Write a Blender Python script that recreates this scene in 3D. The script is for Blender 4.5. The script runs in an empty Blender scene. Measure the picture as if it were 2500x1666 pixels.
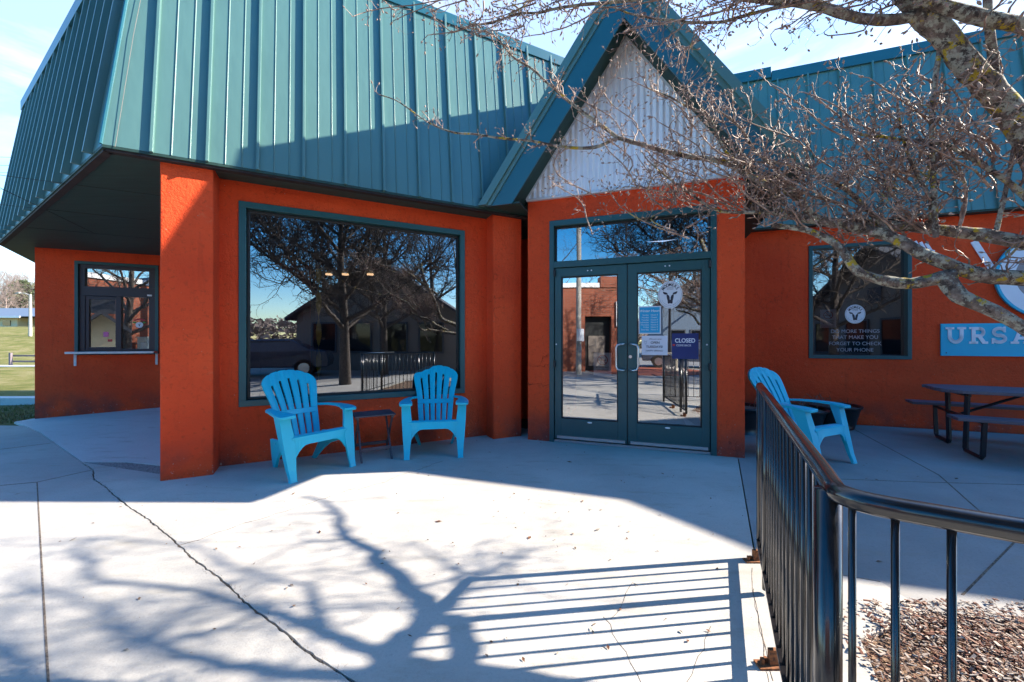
import bpy, math, random
import numpy as np
from mathutils import Vector, Matrix
random.seed(7); rng = np.random.default_rng(11)
R_ = math.radians
S = bpy.context.scene
COL = S.collection

# ------------------------------------------------------------ camera, sky, sun
HC = 1.24; FPX = 950.0
cam_d = bpy.data.cameras.new("camera"); cam_d.sensor_width = 36; cam_d.lens = FPX/2500*36
cam_d.clip_start = 0.05; cam_d.clip_end = 2000
cam = bpy.data.objects.new("camera", cam_d); COL.objects.link(cam)
cam.location = (0, 0, HC); cam.rotation_euler = (R_(90), 0, 0)
S.camera = cam
S.render.resolution_x = 1024; S.render.resolution_y = 682

SUN_EL = 30.8; SUN_AZ = 7.0        # azimuth: degrees from +X towards +Y
SV = Vector((math.cos(R_(SUN_EL))*math.cos(R_(SUN_AZ)), math.cos(R_(SUN_EL))*math.sin(R_(SUN_AZ)), math.sin(R_(SUN_EL))))
W = bpy.data.worlds.new("World"); S.world = W; W.use_nodes = True
nt = W.node_tree; nt.nodes.clear()
def wn(t): return nt.nodes.new(t)
sky = wn('ShaderNodeTexSky'); sky.sky_type = 'NISHITA'; sky.sun_disc = False
sky.sun_elevation = R_(SUN_EL); sky.sun_rotation = R_(90-SUN_AZ); sky.air_density = 1.0; sky.dust_density = 0.4; sky.ozone_density = 2.0
bg = wn('ShaderNodeBackground'); bg.inputs[1].default_value = 0.142
out = wn('ShaderNodeOutputWorld')
tc = wn('ShaderNodeTexCoord'); mp = wn('ShaderNodeMapping'); mp.inputs['Scale'].default_value = (1.2, 1.6, 5.0); mp.inputs['Rotation'].default_value = (0, 0.12, 0.3)
no = wn('ShaderNodeTexNoise'); no.inputs['Scale'].default_value = 1.6; no.inputs['Detail'].default_value = 8; no.inputs['Roughness'].default_value = 0.6; no.inputs['Distortion'].default_value = 0.6
cr = wn('ShaderNodeValToRGB'); cr.color_ramp.elements[0].position = 0.46; cr.color_ramp.elements[1].position = 0.78
mx = wn('ShaderNodeMix'); mx.data_type = 'RGBA'
mf = wn('ShaderNodeMath'); mf.operation = 'MULTIPLY'; mf.inputs[1].default_value = 0.75
nt.links.new(tc.outputs['Generated'], mp.inputs[0]); nt.links.new(mp.outputs[0], no.inputs['Vector'])
# thin bright cirrus veil on the side of the sky beyond the shop, clear deep blue on the other side
sx_ = wn('ShaderNodeSeparateXYZ'); nt.links.new(tc.outputs['Generated'], sx_.inputs[0])
vy = wn('ShaderNodeMapRange'); vy.inputs[1].default_value = 0.0; vy.inputs[2].default_value = .55; vy.inputs[3].default_value = 0; vy.inputs[4].default_value = 1.0; vy.interpolation_type = 'SMOOTHSTEP'; nt.links.new(sx_.outputs['Y'], vy.inputs[0])
nt.links.new(no.outputs['Fac'], cr.inputs[0])
c2_ = wn('ShaderNodeMath'); c2_.operation = 'MULTIPLY_ADD'; c2_.inputs[1].default_value = .55; c2_.inputs[2].default_value = .40; nt.links.new(cr.outputs[0], c2_.inputs[0])
mf.inputs[1].default_value = 1.0; nt.links.new(c2_.outputs[0], mf.inputs[0]); nt.links.new(vy.outputs[0], mf.inputs[1]); mf.use_clamp = True
nt.links.new(mf.outputs[0], mx.inputs[0])
hs = wn('ShaderNodeHueSaturation'); hs.inputs['Saturation'].default_value = 1.55; nt.links.new(sky.outputs[0], hs.inputs['Color'])
nt.links.new(hs.outputs[0], mx.inputs[6]); mx.inputs[7].default_value = (3.6, 3.7, 3.95, 1)
nt.links.new(mx.outputs[2], bg.inputs[0]); nt.links.new(bg.outputs[0], out.inputs[0])
sd = bpy.data.lights.new("sun", 'SUN'); sd.energy = 5.0; sd.angle = R_(0.42); sd.color = (1.0, 0.90, 0.76)
so = bpy.data.objects.new("sun", sd); COL.objects.link(so); so.rotation_euler = SV.to_track_quat('Z', 'Y').to_euler(); so.location = (20, 5, 15)
S.view_settings.view_transform = 'Standard'; S.view_settings.look = 'None'; S.view_settings.gamma = 1; S.view_settings.exposure = 1.78
S.render.engine = 'CYCLES'
S.cycles.max_bounces = 10; S.cycles.transparent_max_bounces = 16; S.cycles.glossy_bounces = 5; S.cycles.caustics_reflective = False; S.cycles.caustics_refractive = False

# ------------------------------------------------------------ materials
MT = {}
class NT:
    def __init__(s, name):
        s.m = bpy.data.materials.new(name); s.m.use_nodes = True; s.t = s.m.node_tree
        s.b = s.t.nodes['Principled BSDF']; s.o = s.t.nodes['Material Output']; MT[name] = s.m
        s.tc = s.n('ShaderNodeTexCoord'); s.co = s.tc.outputs['Object']
    def n(s, t, **k):
        x = s.t.nodes.new(t)
        for a, v in k.items():
            if a in x.inputs: x.inputs[a].default_value = v
            else: setattr(x, a, v)
        return x
    def l(s, a, b): s.t.links.new(a, b)
    def set(s, **k):
        for a, v in k.items():
            a = a.replace('_', ' ')
            s.b.inputs[a].default_value = v
    def noise(s, scale, detail=4, rough=.55, vec=None, dist=0):
        x = s.n('ShaderNodeTexNoise', Scale=scale, Detail=detail, Roughness=rough, Distortion=dist); s.l(vec or s.co, x.inputs['Vector']); return x.outputs['Fac']
    def map(s, sc, rot=(0, 0, 0)):
        x = s.n('ShaderNodeMapping'); x.inputs['Scale'].default_value = sc; x.inputs['Rotation'].default_value = rot; s.l(s.co, x.inputs[0]); return x.outputs[0]
    def ramp(s, f, stops):
        x = s.n('ShaderNodeValToRGB'); e = x.color_ramp.elements
        while len(e) < len(stops): e.new(.5)
        for q, (p, c) in zip(e, stops):
            q.position = p; q.color = (*c, 1) if len(c) == 3 else c
        s.l(f, x.inputs[0]); return x.outputs[0]
    def mix(s, f, a, b):
        x = s.n('ShaderNodeMix', data_type='RGBA')
        for i, v in ((0, f), (6, a), (7, b)):
            if isinstance(v, (int, float)): x.inputs[i].default_value = v
            elif isinstance(v, tuple): x.inputs[i].default_value = (*v, 1)
            else: s.l(v, x.inputs[i])
        return x.outputs[2]
    def math(s, op, a, b=0.0):
        x = s.n('ShaderNodeMath', operation=op)
        for i, v in ((0, a), (1, b)):
            if isinstance(v, (int, float)): x.inputs[i].default_value = v
            else: s.l(v, x.inputs[i])
        return x.outputs[0]
    def bump(s, h, st=.3, d=.01):
        x = s.n('ShaderNodeBump'); x.inputs['Strength'].default_value = st; x.inputs['Distance'].default_value = d
        s.l(h, x.inputs['Height']); s.l(x.outputs[0], s.b.inputs['Normal'])
    def col(s, c):
        if isinstance(c, tuple): s.b.inputs['Base Color'].default_value = (*c, 1)
        else: s.l(c, s.b.inputs['Base Color'])
BW = lambda v: (v, v, v)
def simple(name, c, rough=.5, metal=0, var=.12, ns=8, bump=0, bs=60, spec=.5):
    m = NT(name); f = m.noise(ns, 5)
    lo = tuple(x*(1-var) for x in c); hi = tuple(min(1, x*(1+var)) for x in c)
    m.col(m.ramp(f, [(.3, lo), (.7, hi)])); m.set(Roughness=rough, Metallic=metal, Specular_IOR_Level=spec)
    if bump: m.bump(m.noise(bs, 4), bump, .004)
    return m

# orange stucco
m = NT('stucco'); big = m.noise(1.3, 5); c0 = m.ramp(big, [(.3, (.72, .068, .020)), (.7, (.86, .098, .028))])
fine = m.noise(28, 6, .65)
c1 = m.mix(m.ramp(fine, [(.30, BW(.30)), (.45, BW(0))]), c0, (.20, .03, .014))
vr = m.n('ShaderNodeTexVoronoi', feature='DISTANCE_TO_EDGE', Scale=1.7)
wv = m.n('ShaderNodeVectorMath', operation='ADD'); nz = m.n('ShaderNodeTexNoise', Scale=3.0, Detail=6.0); m.l(m.co, nz.inputs['Vector']); m.l(m.co, wv.inputs[0]); m.l(nz.outputs['Color'], wv.inputs[1]); m.l(wv.outputs[0], vr.inputs['Vector'])
ck = m.math('MULTIPLY', m.ramp(vr.outputs['Distance'], [(.0, BW(.8)), (.007, BW(0))]), m.ramp(m.noise(1.1, 2), [(.56, BW(0)), (.64, BW(.7))]))
c2 = m.mix(ck, c1, (.10, .02, .012))
chips = m.ramp(m.noise(45, 3, .5), [(.745, BW(0)), (.76, BW(.8))])
c3 = m.mix(chips, c2, (.55, .38, .33))
c3 = m.mix(m.ramp(m.noise(3.0, 5, .65, m.map((3.2, 3.2, .28))), [(.58, BW(0)), (.74, BW(.30))]), c3, (.42, .045, .016))
c3 = m.mix(m.ramp(m.noise(5.0, 6, .75, m.map((1, 1, 1), (.3, .2, .5))), [(.64, BW(0)), (.70, BW(.28))]), c3, (.72, .20, .10))
sep = m.n('ShaderNodeSeparateXYZ'); m.l(m.co, sep.inputs[0])
low = m.math('MULTIPLY', m.ramp(sep.outputs['Z'], [(.03, BW(1)), (.40, BW(0))]), m.ramp(m.noise(2.3, 5), [(.40, BW(0)), (.64, BW(.85))]))
c4 = m.mix(low, c3, (.16, .055, .05))
wh = m.math('MULTIPLY', m.ramp(sep.outputs['Z'], [(.0, BW(1)), (.22, BW(0))]), m.ramp(m.noise(38, 4), [(.64, BW(0)), (.70, BW(.6))]))
m.col(m.mix(wh, c4, (.6, .45, .42))); m.set(Roughness=.9, Specular_IOR_Level=.2)
m.bump(m.math('ADD', m.noise(60, 8, .7), m.math('ADD', m.math('MULTIPLY', m.noise(9, 5), 1.5), m.math('MULTIPLY', ck, -1.5))), 1.0, .016)

# metal panels
m = simple('teal_metal', (.090, .188, .176), .36, 0, .05, 1.5, .05, 3); m.set(Coat_Weight=.12, Coat_Roughness=.25); m.bump(m.noise(2.2, 3, .5, m.map((1.6, 1.6, .5))), .35, .03)
simple('teal_trim', (.022, .115, .150), .35, 0, .08, 2)
simple('frame_teal', (.014, .080, .088), .42, 0, .08, 3, .05, 200)
simple('frame_dark', (.012, .014, .016), .5, 0, .1, 5)
simple('brown_frame', (.028, .020, .030), .4, 0, .1, 5)
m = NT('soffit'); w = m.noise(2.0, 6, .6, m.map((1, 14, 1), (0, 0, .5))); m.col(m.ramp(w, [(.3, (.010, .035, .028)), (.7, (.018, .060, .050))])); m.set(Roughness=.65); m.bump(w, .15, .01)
simple('black_wood', (.016, .012, .012), .8, 0, .4, 12, .3, 30)
m = simple('corrugated', (.82, .82, .84), .40, 0, .05, 3)
simple('white_trim', (.62, .62, .62), .5)
# concrete
def concrete(name, c, dark=.75, stain=(.30, .27, .22)):
    m = NT(name); a = m.noise(.8, 7, .6); b = m.noise(70, 5, .7)
    lo = tuple(x*dark for x in c)
    k = m.mix(m.ramp(a, [(.35, BW(0)), (.65, BW(1))]), lo, c)
    k = m.mix(m.ramp(b, [(.30, BW(.45)), (.5, BW(0))]), k, tuple(x*.55 for x in c))
    k = m.mix(m.ramp(m.noise(160, 2), [(.66, BW(0)), (.72, BW(.5))]), k, tuple(min(1, x*1.3) for x in c))
    k = m.mix(m.ramp(m.noise(2.2, 6, .7, m.map((1, 3.5, 1), (0, 0, .5))), [(.54, BW(0)), (.70, BW(.55))]), k, stain)
    k = m.mix(m.ramp(m.noise(5.5, 4, .6, m.map((1, 1.6, 1))), [(.72, BW(0)), (.76, BW(.55))]), k, tuple(min(1, x*1.35) for x in c))
    m.col(k); m.set(Roughness=.85, Specular_IOR_Level=.3)
    m.bump(m.math('ADD', m.noise(120, 6, .7), m.math('MULTIPLY', m.noise(6, 4), .8)), .35, .006)
concrete('concrete', (.50, .47, .43)); concrete('concrete_walk', (.44, .42, .39)); concrete('concrete_pad', (.56, .55, .54), .88)
concrete('concrete_patio', (.34, .33, .32), .7)
m = NT('aggregate'); v = m.n('ShaderNodeTexVoronoi', Scale=55); m.l(m.co, v.inputs['Vector']); m.col(m.mix(.5, m.ramp(m.noise(90, 3), [(.3, (.04, .04, .045)), (.7, (.32, .31, .30))]), v.outputs['Color'])); m.col(m.ramp(m.noise(75, 5, .8), [(.35, (.07, .07, .07)), (.5, (.2, .19, .19)), (.65, (.42, .41, .40))])); m.set(Roughness=.9); m.bump(m.noise(75, 5), .8, .01)
m = NT('crack_soil'); m.col(m.ramp(m.noise(80, 5), [(.35, (.06, .045, .035)), (.55, (.16, .12, .09)), (.7, (.34, .28, .21))])); m.set(Roughness=1); m.bump(m.noise(90, 4), .8, .01)
m = NT('asphalt'); m.col(m.mix(m.ramp(m.noise(.5, 5), [(.4, BW(0)), (.6, BW(1))]), m.ramp(m.noise(120, 3), [(.3, (.16, .155, .15)), (.7, (.27, .26, .25))]), (.25, .24, .23))); m.set(Roughness=.85); m.bump(m.noise(150, 4), .4, .005)
m = NT('lawn'); g = m.noise(.7, 8, .75); h = m.noise(30, 6, .8, m.map((1, 1, .3)))
k = m.ramp(g, [(.35, (.10, .12, .025)), (.5, (.20, .19, .06)), (.62, (.33, .27, .14)), (.72, (.40, .36, .28))]); m.col(m.mix(m.ramp(h, [(.35, BW(.7)), (.6, BW(0))]), k, (.05, .055, .018))); m.set(Roughness=1, Specular_IOR_Level=.1); m.bump(h, 1, .05)
m = NT('mulch_soil'); m.col(m.ramp(m.noise(40, 6, .8), [(.35, (.05, .03, .02)), (.55, (.22, .13, .08)), (.7, (.40, .30, .22))])); m.set(Roughness=1); m.bump(m.noise(45, 5), 1, .03)
def chips(name, a, b):
    m = NT(name); oi = m.n('ShaderNodeNewGeometry'); m.col(m.ramp(oi.outputs['Random Per Island'], [(0, a), (.3, (a[0]*2.2, a[1]*1.5, a[2]*1.3)), (.6, tuple((x+y)/2*.75 for x, y in zip(a, b))), (.8, (b[0]*.55, b[0]*.50, b[0]*.45)), (1, b)])); m.set(Roughness=.9)
chips('mulch', (.075, .038, .025), (.60, .44, .33)); chips('litter', (.06, .03, .015), (.35, .2, .1)); chips('dry_stem', (.10, .05, .03), (.3, .2, .12))
chips('grass_blade', (.04, .08, .015), (.30, .27, .10))
# plastics / paint
m = simple('turquoise', (.008, .44, .60), .45, 0, .05, 4, .06, 120); m.col(m.mix(m.ramp(m.noise(14, 6, .75), [(.60, BW(0)), (.75, BW(.30))]), m.ramp(m.noise(3, 4), [(.3, (.003, .42, .58)), (.7, (.005, .50, .66))]), (.06, .36, .45))); m.set(Coat_Weight=.05)
simple('slot_dark', (.02, .05, .08), .8)
m = NT('dark_wood'); w = m.noise(6, 5, .6, m.map((1, 12, 1))); m.col(m.ramp(w, [(.3, (.045, .032, .040)), (.7, (.10, .07, .085))])); m.set(Roughness=.6); m.bump(w, .3, .004)
m = NT('table_plank'); w = m.noise(5, 5, .6, m.map((1, 16, 1))); m.col(m.ramp(w, [(.3, (.075, .065, .085)), (.7, (.13, .11, .14))])); m.set(Roughness=.5); m.bump(w, .2, .003)
m = simple('black_paint', (.012, .011, .012), .22, 0, .3, 30, .12, 40); m.set(Coat_Weight=.5, Coat_Roughness=.12)
simple('black_metal', (.014, .014, .02), .4, 0, .2, 10)
simple('black_pot', (.012, .012, .014), .35)
m = NT('rust'); m.col(m.ramp(m.noise(60, 5), [(.35, (.05, .02, .01)), (.6, (.25, .09, .03))])); m.set(Roughness=.9)
simple('steel', (.60, .60, .62), .28, .9, .05); simple('shelf_metal', (.55, .55, .58), .4, .4)
simple('white', (.72, .72, .74), .6, 0, .02); simple('paper', (.70, .69, .76), .6, 0, .02); simple('black_ink', (.03, .025, .035), .6, 0, .02)
simple('grey_ink', (.22, .21, .25), .6); simple('sky_blue', (.01, .36, .62), .5, 0, .02); simple('sign_blue', (.005, .43, .64), .45, 0, .02); simple('letter_white', (.78, .78, .84), .5, 0, .02)
simple('deep_blue', (.006, .022, .14), .5, 0, .03); simple('red_ink', (.5, .03, .03), .5); simple('chalk', (.32, .32, .36), .9); simple('ring_grey', (.30, .25, .25), .6)
simple('pink', (.7, .15, .35), .6); simple('cup_white', (.7, .72, .75), .4)
simple('green_paint', (.08, .28, .06), .6); simple('yellow', (.6, .42, .03), .6)
# bark
m = NT('bark'); v = m.noise(18, 7, .75, m.map((1, 1, .7))); k = m.ramp(v, [(.35, (.045, .034, .030)), (.52, (.17, .13, .11)), (.68, (.34, .29, .26))])
k = m.mix(m.ramp(m.noise(24, 6, .7), [(.48, BW(0)), (.55, BW(.85))]), k, (.40, .41, .34))
k = m.mix(m.ramp(m.noise(15, 6, .7), [(.575, BW(0)), (.61, BW(.95))]), k, (.46, .34, .02)); k = m.mix(m.ramp(m.noise(38, 5, .7), [(.56, BW(0)), (.6, BW(.9))]), k, (.04, .032, .03))
m.col(k); m.set(Roughness=.95); m.bump(m.math('ADD', v, m.noise(45, 5, .7)), 1, .012)
m = NT('twig'); k = m.ramp(m.noise(25, 4), [(.35, (.14, .085, .065)), (.55, (.30, .20, .16)), (.7, (.52, .43, .38))]); k = m.mix(m.ramp(m.noise(7, 5), [(.63, BW(0)), (.67, BW(.8))]), k, (.30, .27, .08)); m.col(k); m.set(Roughness=.6); m.bump(m.noise(60, 3), .6, .004)
simple('bud', (.30, .22, .19), .8, 0, .35, 40)
m = NT('dark_bark'); m.col(m.ramp(m.noise(20, 5), [(.3, (.04, .032, .03)), (.7, (.13, .105, .09))])); m.set(Roughness=.95); m.bump(m.noise(30, 5), 1, .01)
simple('far_twig', (.22, .17, .15), .95); 
m = NT('needles'); oi = m.n('ShaderNodeNewGeometry'); m.col(m.ramp(oi.outputs['Random Per Island'], [(0, (.025, .05, .02)), (1, (.10, .13, .05))])); m.set(Roughness=.9)
# far buildings
def brickm(name, a, b, mort, sc=1):
    m = NT(name); bt = m.n('ShaderNodeTexBrick'); m.l(m.map((sc,)*3, (R_(90), 0, 0)), bt.inputs['Vector'])
    bt.inputs['Color1'].default_value = (*a, 1); bt.inputs['Color2'].default_value = (*b, 1); bt.inputs['Mortar'].default_value = (*mort, 1)
    bt.inputs['Scale'].default_value = 1; bt.inputs['Brick Width'].default_value = .22; bt.inputs['Row Height'].default_value = .075; bt.inputs['Mortar Size'].default_value = .008
    m.col(bt.outputs['Color']); m.set(Roughness=.9)
brickm('brick', (.30, .075, .035), (.22, .05, .025), (.20, .12, .09))
simple('siding', (.20, .17, .15), .8, 0, .06); simple('cream', (.60, .53, .36), .8, 0, .05); simple('shingle', (.07, .075, .09), .9, 0, .3, 20); simple('blue_roof', (.10, .14, .20), .8, 0, .1)
simple('tan_wall', (.50, .36, .26), .85, 0, .05); simple('car_paint', (.05, .065, .10), .2); simple('tyre', (.015, .015, .015), .9); simple('pole_grey', (.35, .33, .30), .7, .1, .15); simple('old_wood', (.16, .13, .14), .85, 0, .2)
simple('limestone', (.55, .50, .40), .9, 0, .15, 6, .5, 30); simple('pale_box', (.40, .46, .42), .6); simple('dark_glass', (.01, .012, .015), .05)
# room
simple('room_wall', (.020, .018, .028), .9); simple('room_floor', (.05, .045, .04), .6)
m = NT('lamp_glow'); m.set(Emission_Color=(1, .62, .3, 1), Emission_Strength=.9); m.col((.8, .6, .4))
def glass(name, refl, tint, tr):
    m = NT(name); t = m.t; t.nodes.remove(m.b)
    gl = m.n('ShaderNodeBsdfGlossy', Roughness=0.0); gl.inputs['Color'].default_value = (*tint, 1)
    tp = m.n('ShaderNodeBsdfTransparent'); tp.inputs['Color'].default_value = (*tr, 1)
    fr = m.n('ShaderNodeFresnel', IOR=1.5); ma = m.n('ShaderNodeMath', operation='MULTIPLY_ADD'); m.l(fr.outputs[0], ma.inputs[0]); ma.inputs[1].default_value = .9; ma.inputs[2].default_value = refl
    ma.use_clamp = True
    bp = m.n('ShaderNodeBump'); bp.inputs['Strength'].default_value = .10; bp.inputs['Distance'].default_value = .01; m.l(m.noise(1.1, 1), bp.inputs['Height']); m.l(bp.outputs[0], gl.inputs['Normal'])
    ms = m.n('ShaderNodeMixShader'); m.l(ma.outputs[0], ms.inputs[0]); m.l(tp.outputs[0], ms.inputs[1]); m.l(gl.outputs[0], ms.inputs[2]); m.l(ms.outputs[0], m.o.inputs['Surface'])
glass('window_glass', .25, (.86, .92, 1.0), (.45, .45, .50))
glass('door_glass', .40, (.92, .96, 1.0), (.75, .77, .80))

# ------------------------------------------------------------ helpers
ROOT = {}
def tag(o, label=None, cat=None, group=None, kind=None):
    if label: o['label'] = label
    if cat: o['category'] = cat
    if group: o['group'] = group
    if kind: o['kind'] = kind
    return o
def thing(name, label, cat, loc=(0, 0, 0), rz=0, group=None):
    o = bpy.data.objects.new(name, None); COL.objects.link(o); o.empty_display_size = .2
    o.location = loc; o.rotation_euler = (0, 0, rz)
    ROOT[o.name] = Matrix.Translation(loc) @ Matrix.Rotation(rz, 4, 'Z')
    return tag(o, label, cat, group)
def wmat(o):
    while o is not None:
        if o.name in ROOT: return ROOT[o.name]
        o = o.parent
    return Matrix.Identity(4)
def frame(o, deg):
    a = R_(deg); d = (math.cos(a), math.sin(a)); return (o, d, (d[1], -d[0]))
G = frame((.20, 4.90), -19.06); M = frame((-2.9, 3.84), 26.6); L = frame((-8.18, 6.67), 22)
G0, Gd, Gn = G
RW = ((G0[0]-Gn[0]*2.43, G0[1]-Gn[1]*2.43), Gd, Gn)
def P(f, s, n, z):
    o, d, nn = f; return (o[0]+s*d[0]+n*nn[0], o[1]+s*d[1]+n*nn[1], z)
WF = ((0, 0), (1, 0), (0, -1))
class MB:
    def __init__(s): s.v = []; s.f = []
    def add(s, vs, fs):
        b = len(s.v); s.v += [tuple(q) for q in vs]; s.f += [tuple(i+b for i in f) for f in fs]; return s
    def hexa(s, b, t):
        n = len(b); s.add(list(b)+list(t), [tuple(range(n-1, -1, -1)), tuple(range(n, 2*n))]+[(i, (i+1) % n, (i+1) % n+n, i+n) for i in range(n)]); return s
    def box(s, fr, s0, s1, n0, n1, z0, z1):
        q = [(s0, n1), (s1, n1), (s1, n0), (s0, n0)]
        return s.hexa([P(fr, a, b, z0) for a, b in q], [P(fr, a, b, z1) for a, b in q])
    def sheet(s, fr, pts, n0, n1):      # polygon in the plane (s,z), thick n0..n1
        return s.hexa([P(fr, a, n1, z) for a, z in pts], [P(fr, a, n0, z) for a, z in pts])
    def slab(s, pts, z0, z1):
        return s.hexa([(x, y, z0) for x, y in pts], [(x, y, z1) for x, y in pts])
    def bx(s, x0, x1, y0, y1, z0, z1):
        return s.slab([(x0, y0), (x1, y0), (x1, y1), (x0, y1)], z0, z1)
    def tube(s, pts, r, k=8, cap=True):
        pts = [Vector(p) for p in pts]; n = len(pts)
        if not hasattr(r, '__len__'): r = [r]*n
        b = len(s.v); t = (pts[1]-pts[0]).normalized()
        u = t.orthogonal().normalized()
        for i, p in enumerate(pts):
            t2 = (pts[min(i+1, n-1)]-pts[max(i-1, 0)]).normalized()
            u = (u-t2*u.dot(t2)).normalized(); w = t2.cross(u)
            for j in range(k):
                a = 2*math.pi*j/k; s.v.append(tuple(p+(u*math.cos(a)+w*math.sin(a))*r[i]))
        for i in range(n-1):
            for j in range(k): s.f.append((b+i*k+j, b+i*k+(j+1) % k, b+(i+1)*k+(j+1) % k, b+(i+1)*k+j))
        if cap: s.f.append(tuple(b+j for j in range(k-1, -1, -1))); s.f.append(tuple(b+(n-1)*k+j for j in range(k)))
        return s
    def cyl(s, p, q, r, k=16): return s.tube([p, q], r, k)
    def disc(s, fr, cs, cz, rs, rz, n0, n1, k=40, a0=0, a1=360):
        return s.sheet(fr, [(cs+rs*math.cos(R_(a0+(a1-a0)*i/k)), cz+rz*math.sin(R_(a0+(a1-a0)*i/k))) for i in range(k)], n0, n1)
    def ring(s, fr, cs, cz, rs, rz, wd, n0, n1, k=48):
        for i in range(k):
            a, b = R_(360*i/k), R_(360*(i+1)/k)
            q = [(cs+rs*math.cos(a), cz+rz*math.sin(a)), (cs+rs*math.cos(b), cz+rz*math.sin(b)), (cs+(rs-wd)*math.cos(b), cz+(rz-wd)*math.sin(b)), (cs+(rs-wd)*math.cos(a), cz+(rz-wd)*math.sin(a))]
            s.sheet(fr, q, n0, n1)
        return s
    def stroke(s, fr, pts, w, n0, n1):
        for (a, b), (c, d) in zip(pts[:-1], pts[1:]):
            l = math.hypot(c-a, d-b) or 1; x, y = -(d-b)/l*w/2, (c-a)/l*w/2; ex, ey = (c-a)/l*w*.12, (d-b)/l*w*.12
            s.sheet(fr, [(a+x-ex, b+y-ey), (c+x+ex, d+y+ey), (c-x+ex, d-y+ey), (a-x-ex, b-y-ey)], n0, n1)
        return s
    def build(s, name, mat, parent=None, bevel=0, smooth=False, raw=False):
        me = bpy.data.meshes.new(name)
        mi = Matrix.Identity(4) if (parent is None or raw) else wmat(parent).inverted()
        vs = np.array(s.v, dtype=float)
        if not raw and parent is not None:
            A = np.array(mi); vs = vs @ A[:3, :3].T + A[:3, 3]
        me.from_pydata([tuple(q) for q in vs], [], s.f); me.materials.append(MT[mat])
        if smooth: me.shade_smooth()
        o = bpy.data.objects.new(name, me); COL.objects.link(o)
        if parent is not None: o.parent = parent
        if bevel:
            b = o.modifiers.new('bevel', 'BEVEL'); b.width = bevel; b.segments = 2; b.limit_method = 'ANGLE'; b.angle_limit = R_(40)
        return o
def fixn(o):
    import bmesh
    bm = bmesh.new(); bm.from_mesh(o.data); bmesh.ops.recalc_face_normals(bm, faces=bm.faces); bm.to_mesh(o.data); bm.free(); return o
def text(st, fr, s, z, size, n, mat, parent, name='lettering', rot=0, sx=1, align='CENTER', bold=0, shear=0):
    c = bpy.data.curves.new(name, 'FONT'); c.body = st; c.size = size; c.align_x = align; c.align_y = 'CENTER'; c.extrude = .0008; c.offset = bold; c.shear = shear
    o = bpy.data.objects.new(name+'_src', c); COL.objects.link(o)
    bpy.context.view_layer.update()
    me = bpy.data.meshes.new_from_object(o.evaluated_get(bpy.context.evaluated_depsgraph_get())); bpy.data.objects.remove(o)
    mi = wmat(parent).inverted(); ca, sa = math.cos(rot), math.sin(rot)
    for v in me.vertices:
        x, y = v.co.x*sx, v.co.y; v.co = mi @ Vector(P(fr, s+x*ca-y*sa, n+v.co.z, z+x*sa+y*ca))
    me.name = name; me.materials.clear(); me.materials.append(MT[mat])
    q = bpy.data.objects.new(name, me); COL.objects.link(q); q.parent = parent; return q
def join_text(items, name, parent):      # several pieces of lettering merged into one mesh
    import bmesh
    bm = bmesh.new()
    for o in items: bm.from_mesh(o.data)
    me = bpy.data.meshes.new(name); bm.to_mesh(me); bm.free(); me.materials.append(items[0].data.materials[0])
    for o in items: bpy.data.objects.remove(o)
    q = bpy.data.objects.new(name, me); COL.objects.link(q); q.parent = parent; return q
def spline(pts, step=.05):
    pts = [np.array(p, float) for p in pts]; P_ = [2*pts[0]-pts[1]]+pts+[2*pts[-1]-pts[-2]]; o = []
    for i in range(1, len(P_)-2):
        a, b_, c, d = P_[i-1], P_[i], P_[i+1], P_[i+2]; n = max(2, int(np.linalg.norm(c-b_)/step))
        for k in range(n):
            t_ = k/n; o.append(.5*((2*b_)+(c-a)*t_+(2*a-5*b_+4*c-d)*t_**2+(3*b_-a-3*c+d)*t_**3))
    o.append(P_[-2]); return np.array(o)
def ray(x, y, d):     # pixel of the photograph at depth d -> point of the place
    return Vector(((x-1250)/FPX*d, d, HC+(833-y)/FPX*d))

# ------------------------------------------------------------ ground
def gz(x, y):
    z = -.056*max(0, -(x+6.4))
    z = max(z, -.35)
    t = min(1, max(0, (y-24)/42)); hill = 4.0*t*t*(3-2*t)
    t2 = min(1, max(0, (-x-12)/6))
    return z+hill*t2
def grid(xs, ys, zf):
    b = MB(); nx = len(xs)
    b.v = [(x, y, zf(x, y)) for y in ys for x in xs]
    b.f = [(j*nx+i, j*nx+i+1, (j+1)*nx+i+1, (j+1)*nx+i) for j in range(len(ys)-1) for i in range(nx-1)]
    return b
xs = [-900, -400, -200]+list(np.arange(-120, -30, 6))+list(np.arange(-30, 14, 1.5))+[20, 40, 100, 300, 900]
ys = [-900, -300, -100, -60, -30, -12, -2.9, -2.7]+list(np.arange(-1.2, 30, 1.8))+list(np.arange(31, 90, 4))+[100, 200, 400, 900]
tag(grid(xs, ys, lambda x, y: gz(x, y)-.03+random.uniform(-.02, .02)*(y > 12) if y > -2.8 else -.17).build('ground', 'lawn'), kind='structure')
CR = [(-7.5, 5.98), (-5.8, 4.88), (-4.40, 3.98), (-4.02, 3.737), (-3.75, 3.49), (-3.48, 3.323), (-3.2, 3.13), (-2.861, 2.905), (-2.6, 2.75), (-2.308, 2.558), (-2.06, 2.39), (-1.817, 2.217), (-1.471, 1.996), (-1.27, 1.85), (-1.049, 1.711), (-.827, 1.56), (-.574, 1.414), (0, 1.02), (.7, .55), (1.6, -.1), (3.5, -1.4)]
def offset(line, w, j=0):
    o = []
    for i, p in enumerate(line):
        a = Vector(line[max(i-1, 0)]); b = Vector(line[min(i+1, len(line)-1)]); d = (b-a).normalized()
        o.append((p[0]-d.y*w+random.uniform(-j, j), p[1]+d.x*w+random.uniform(-j, j)))
    return o
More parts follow.
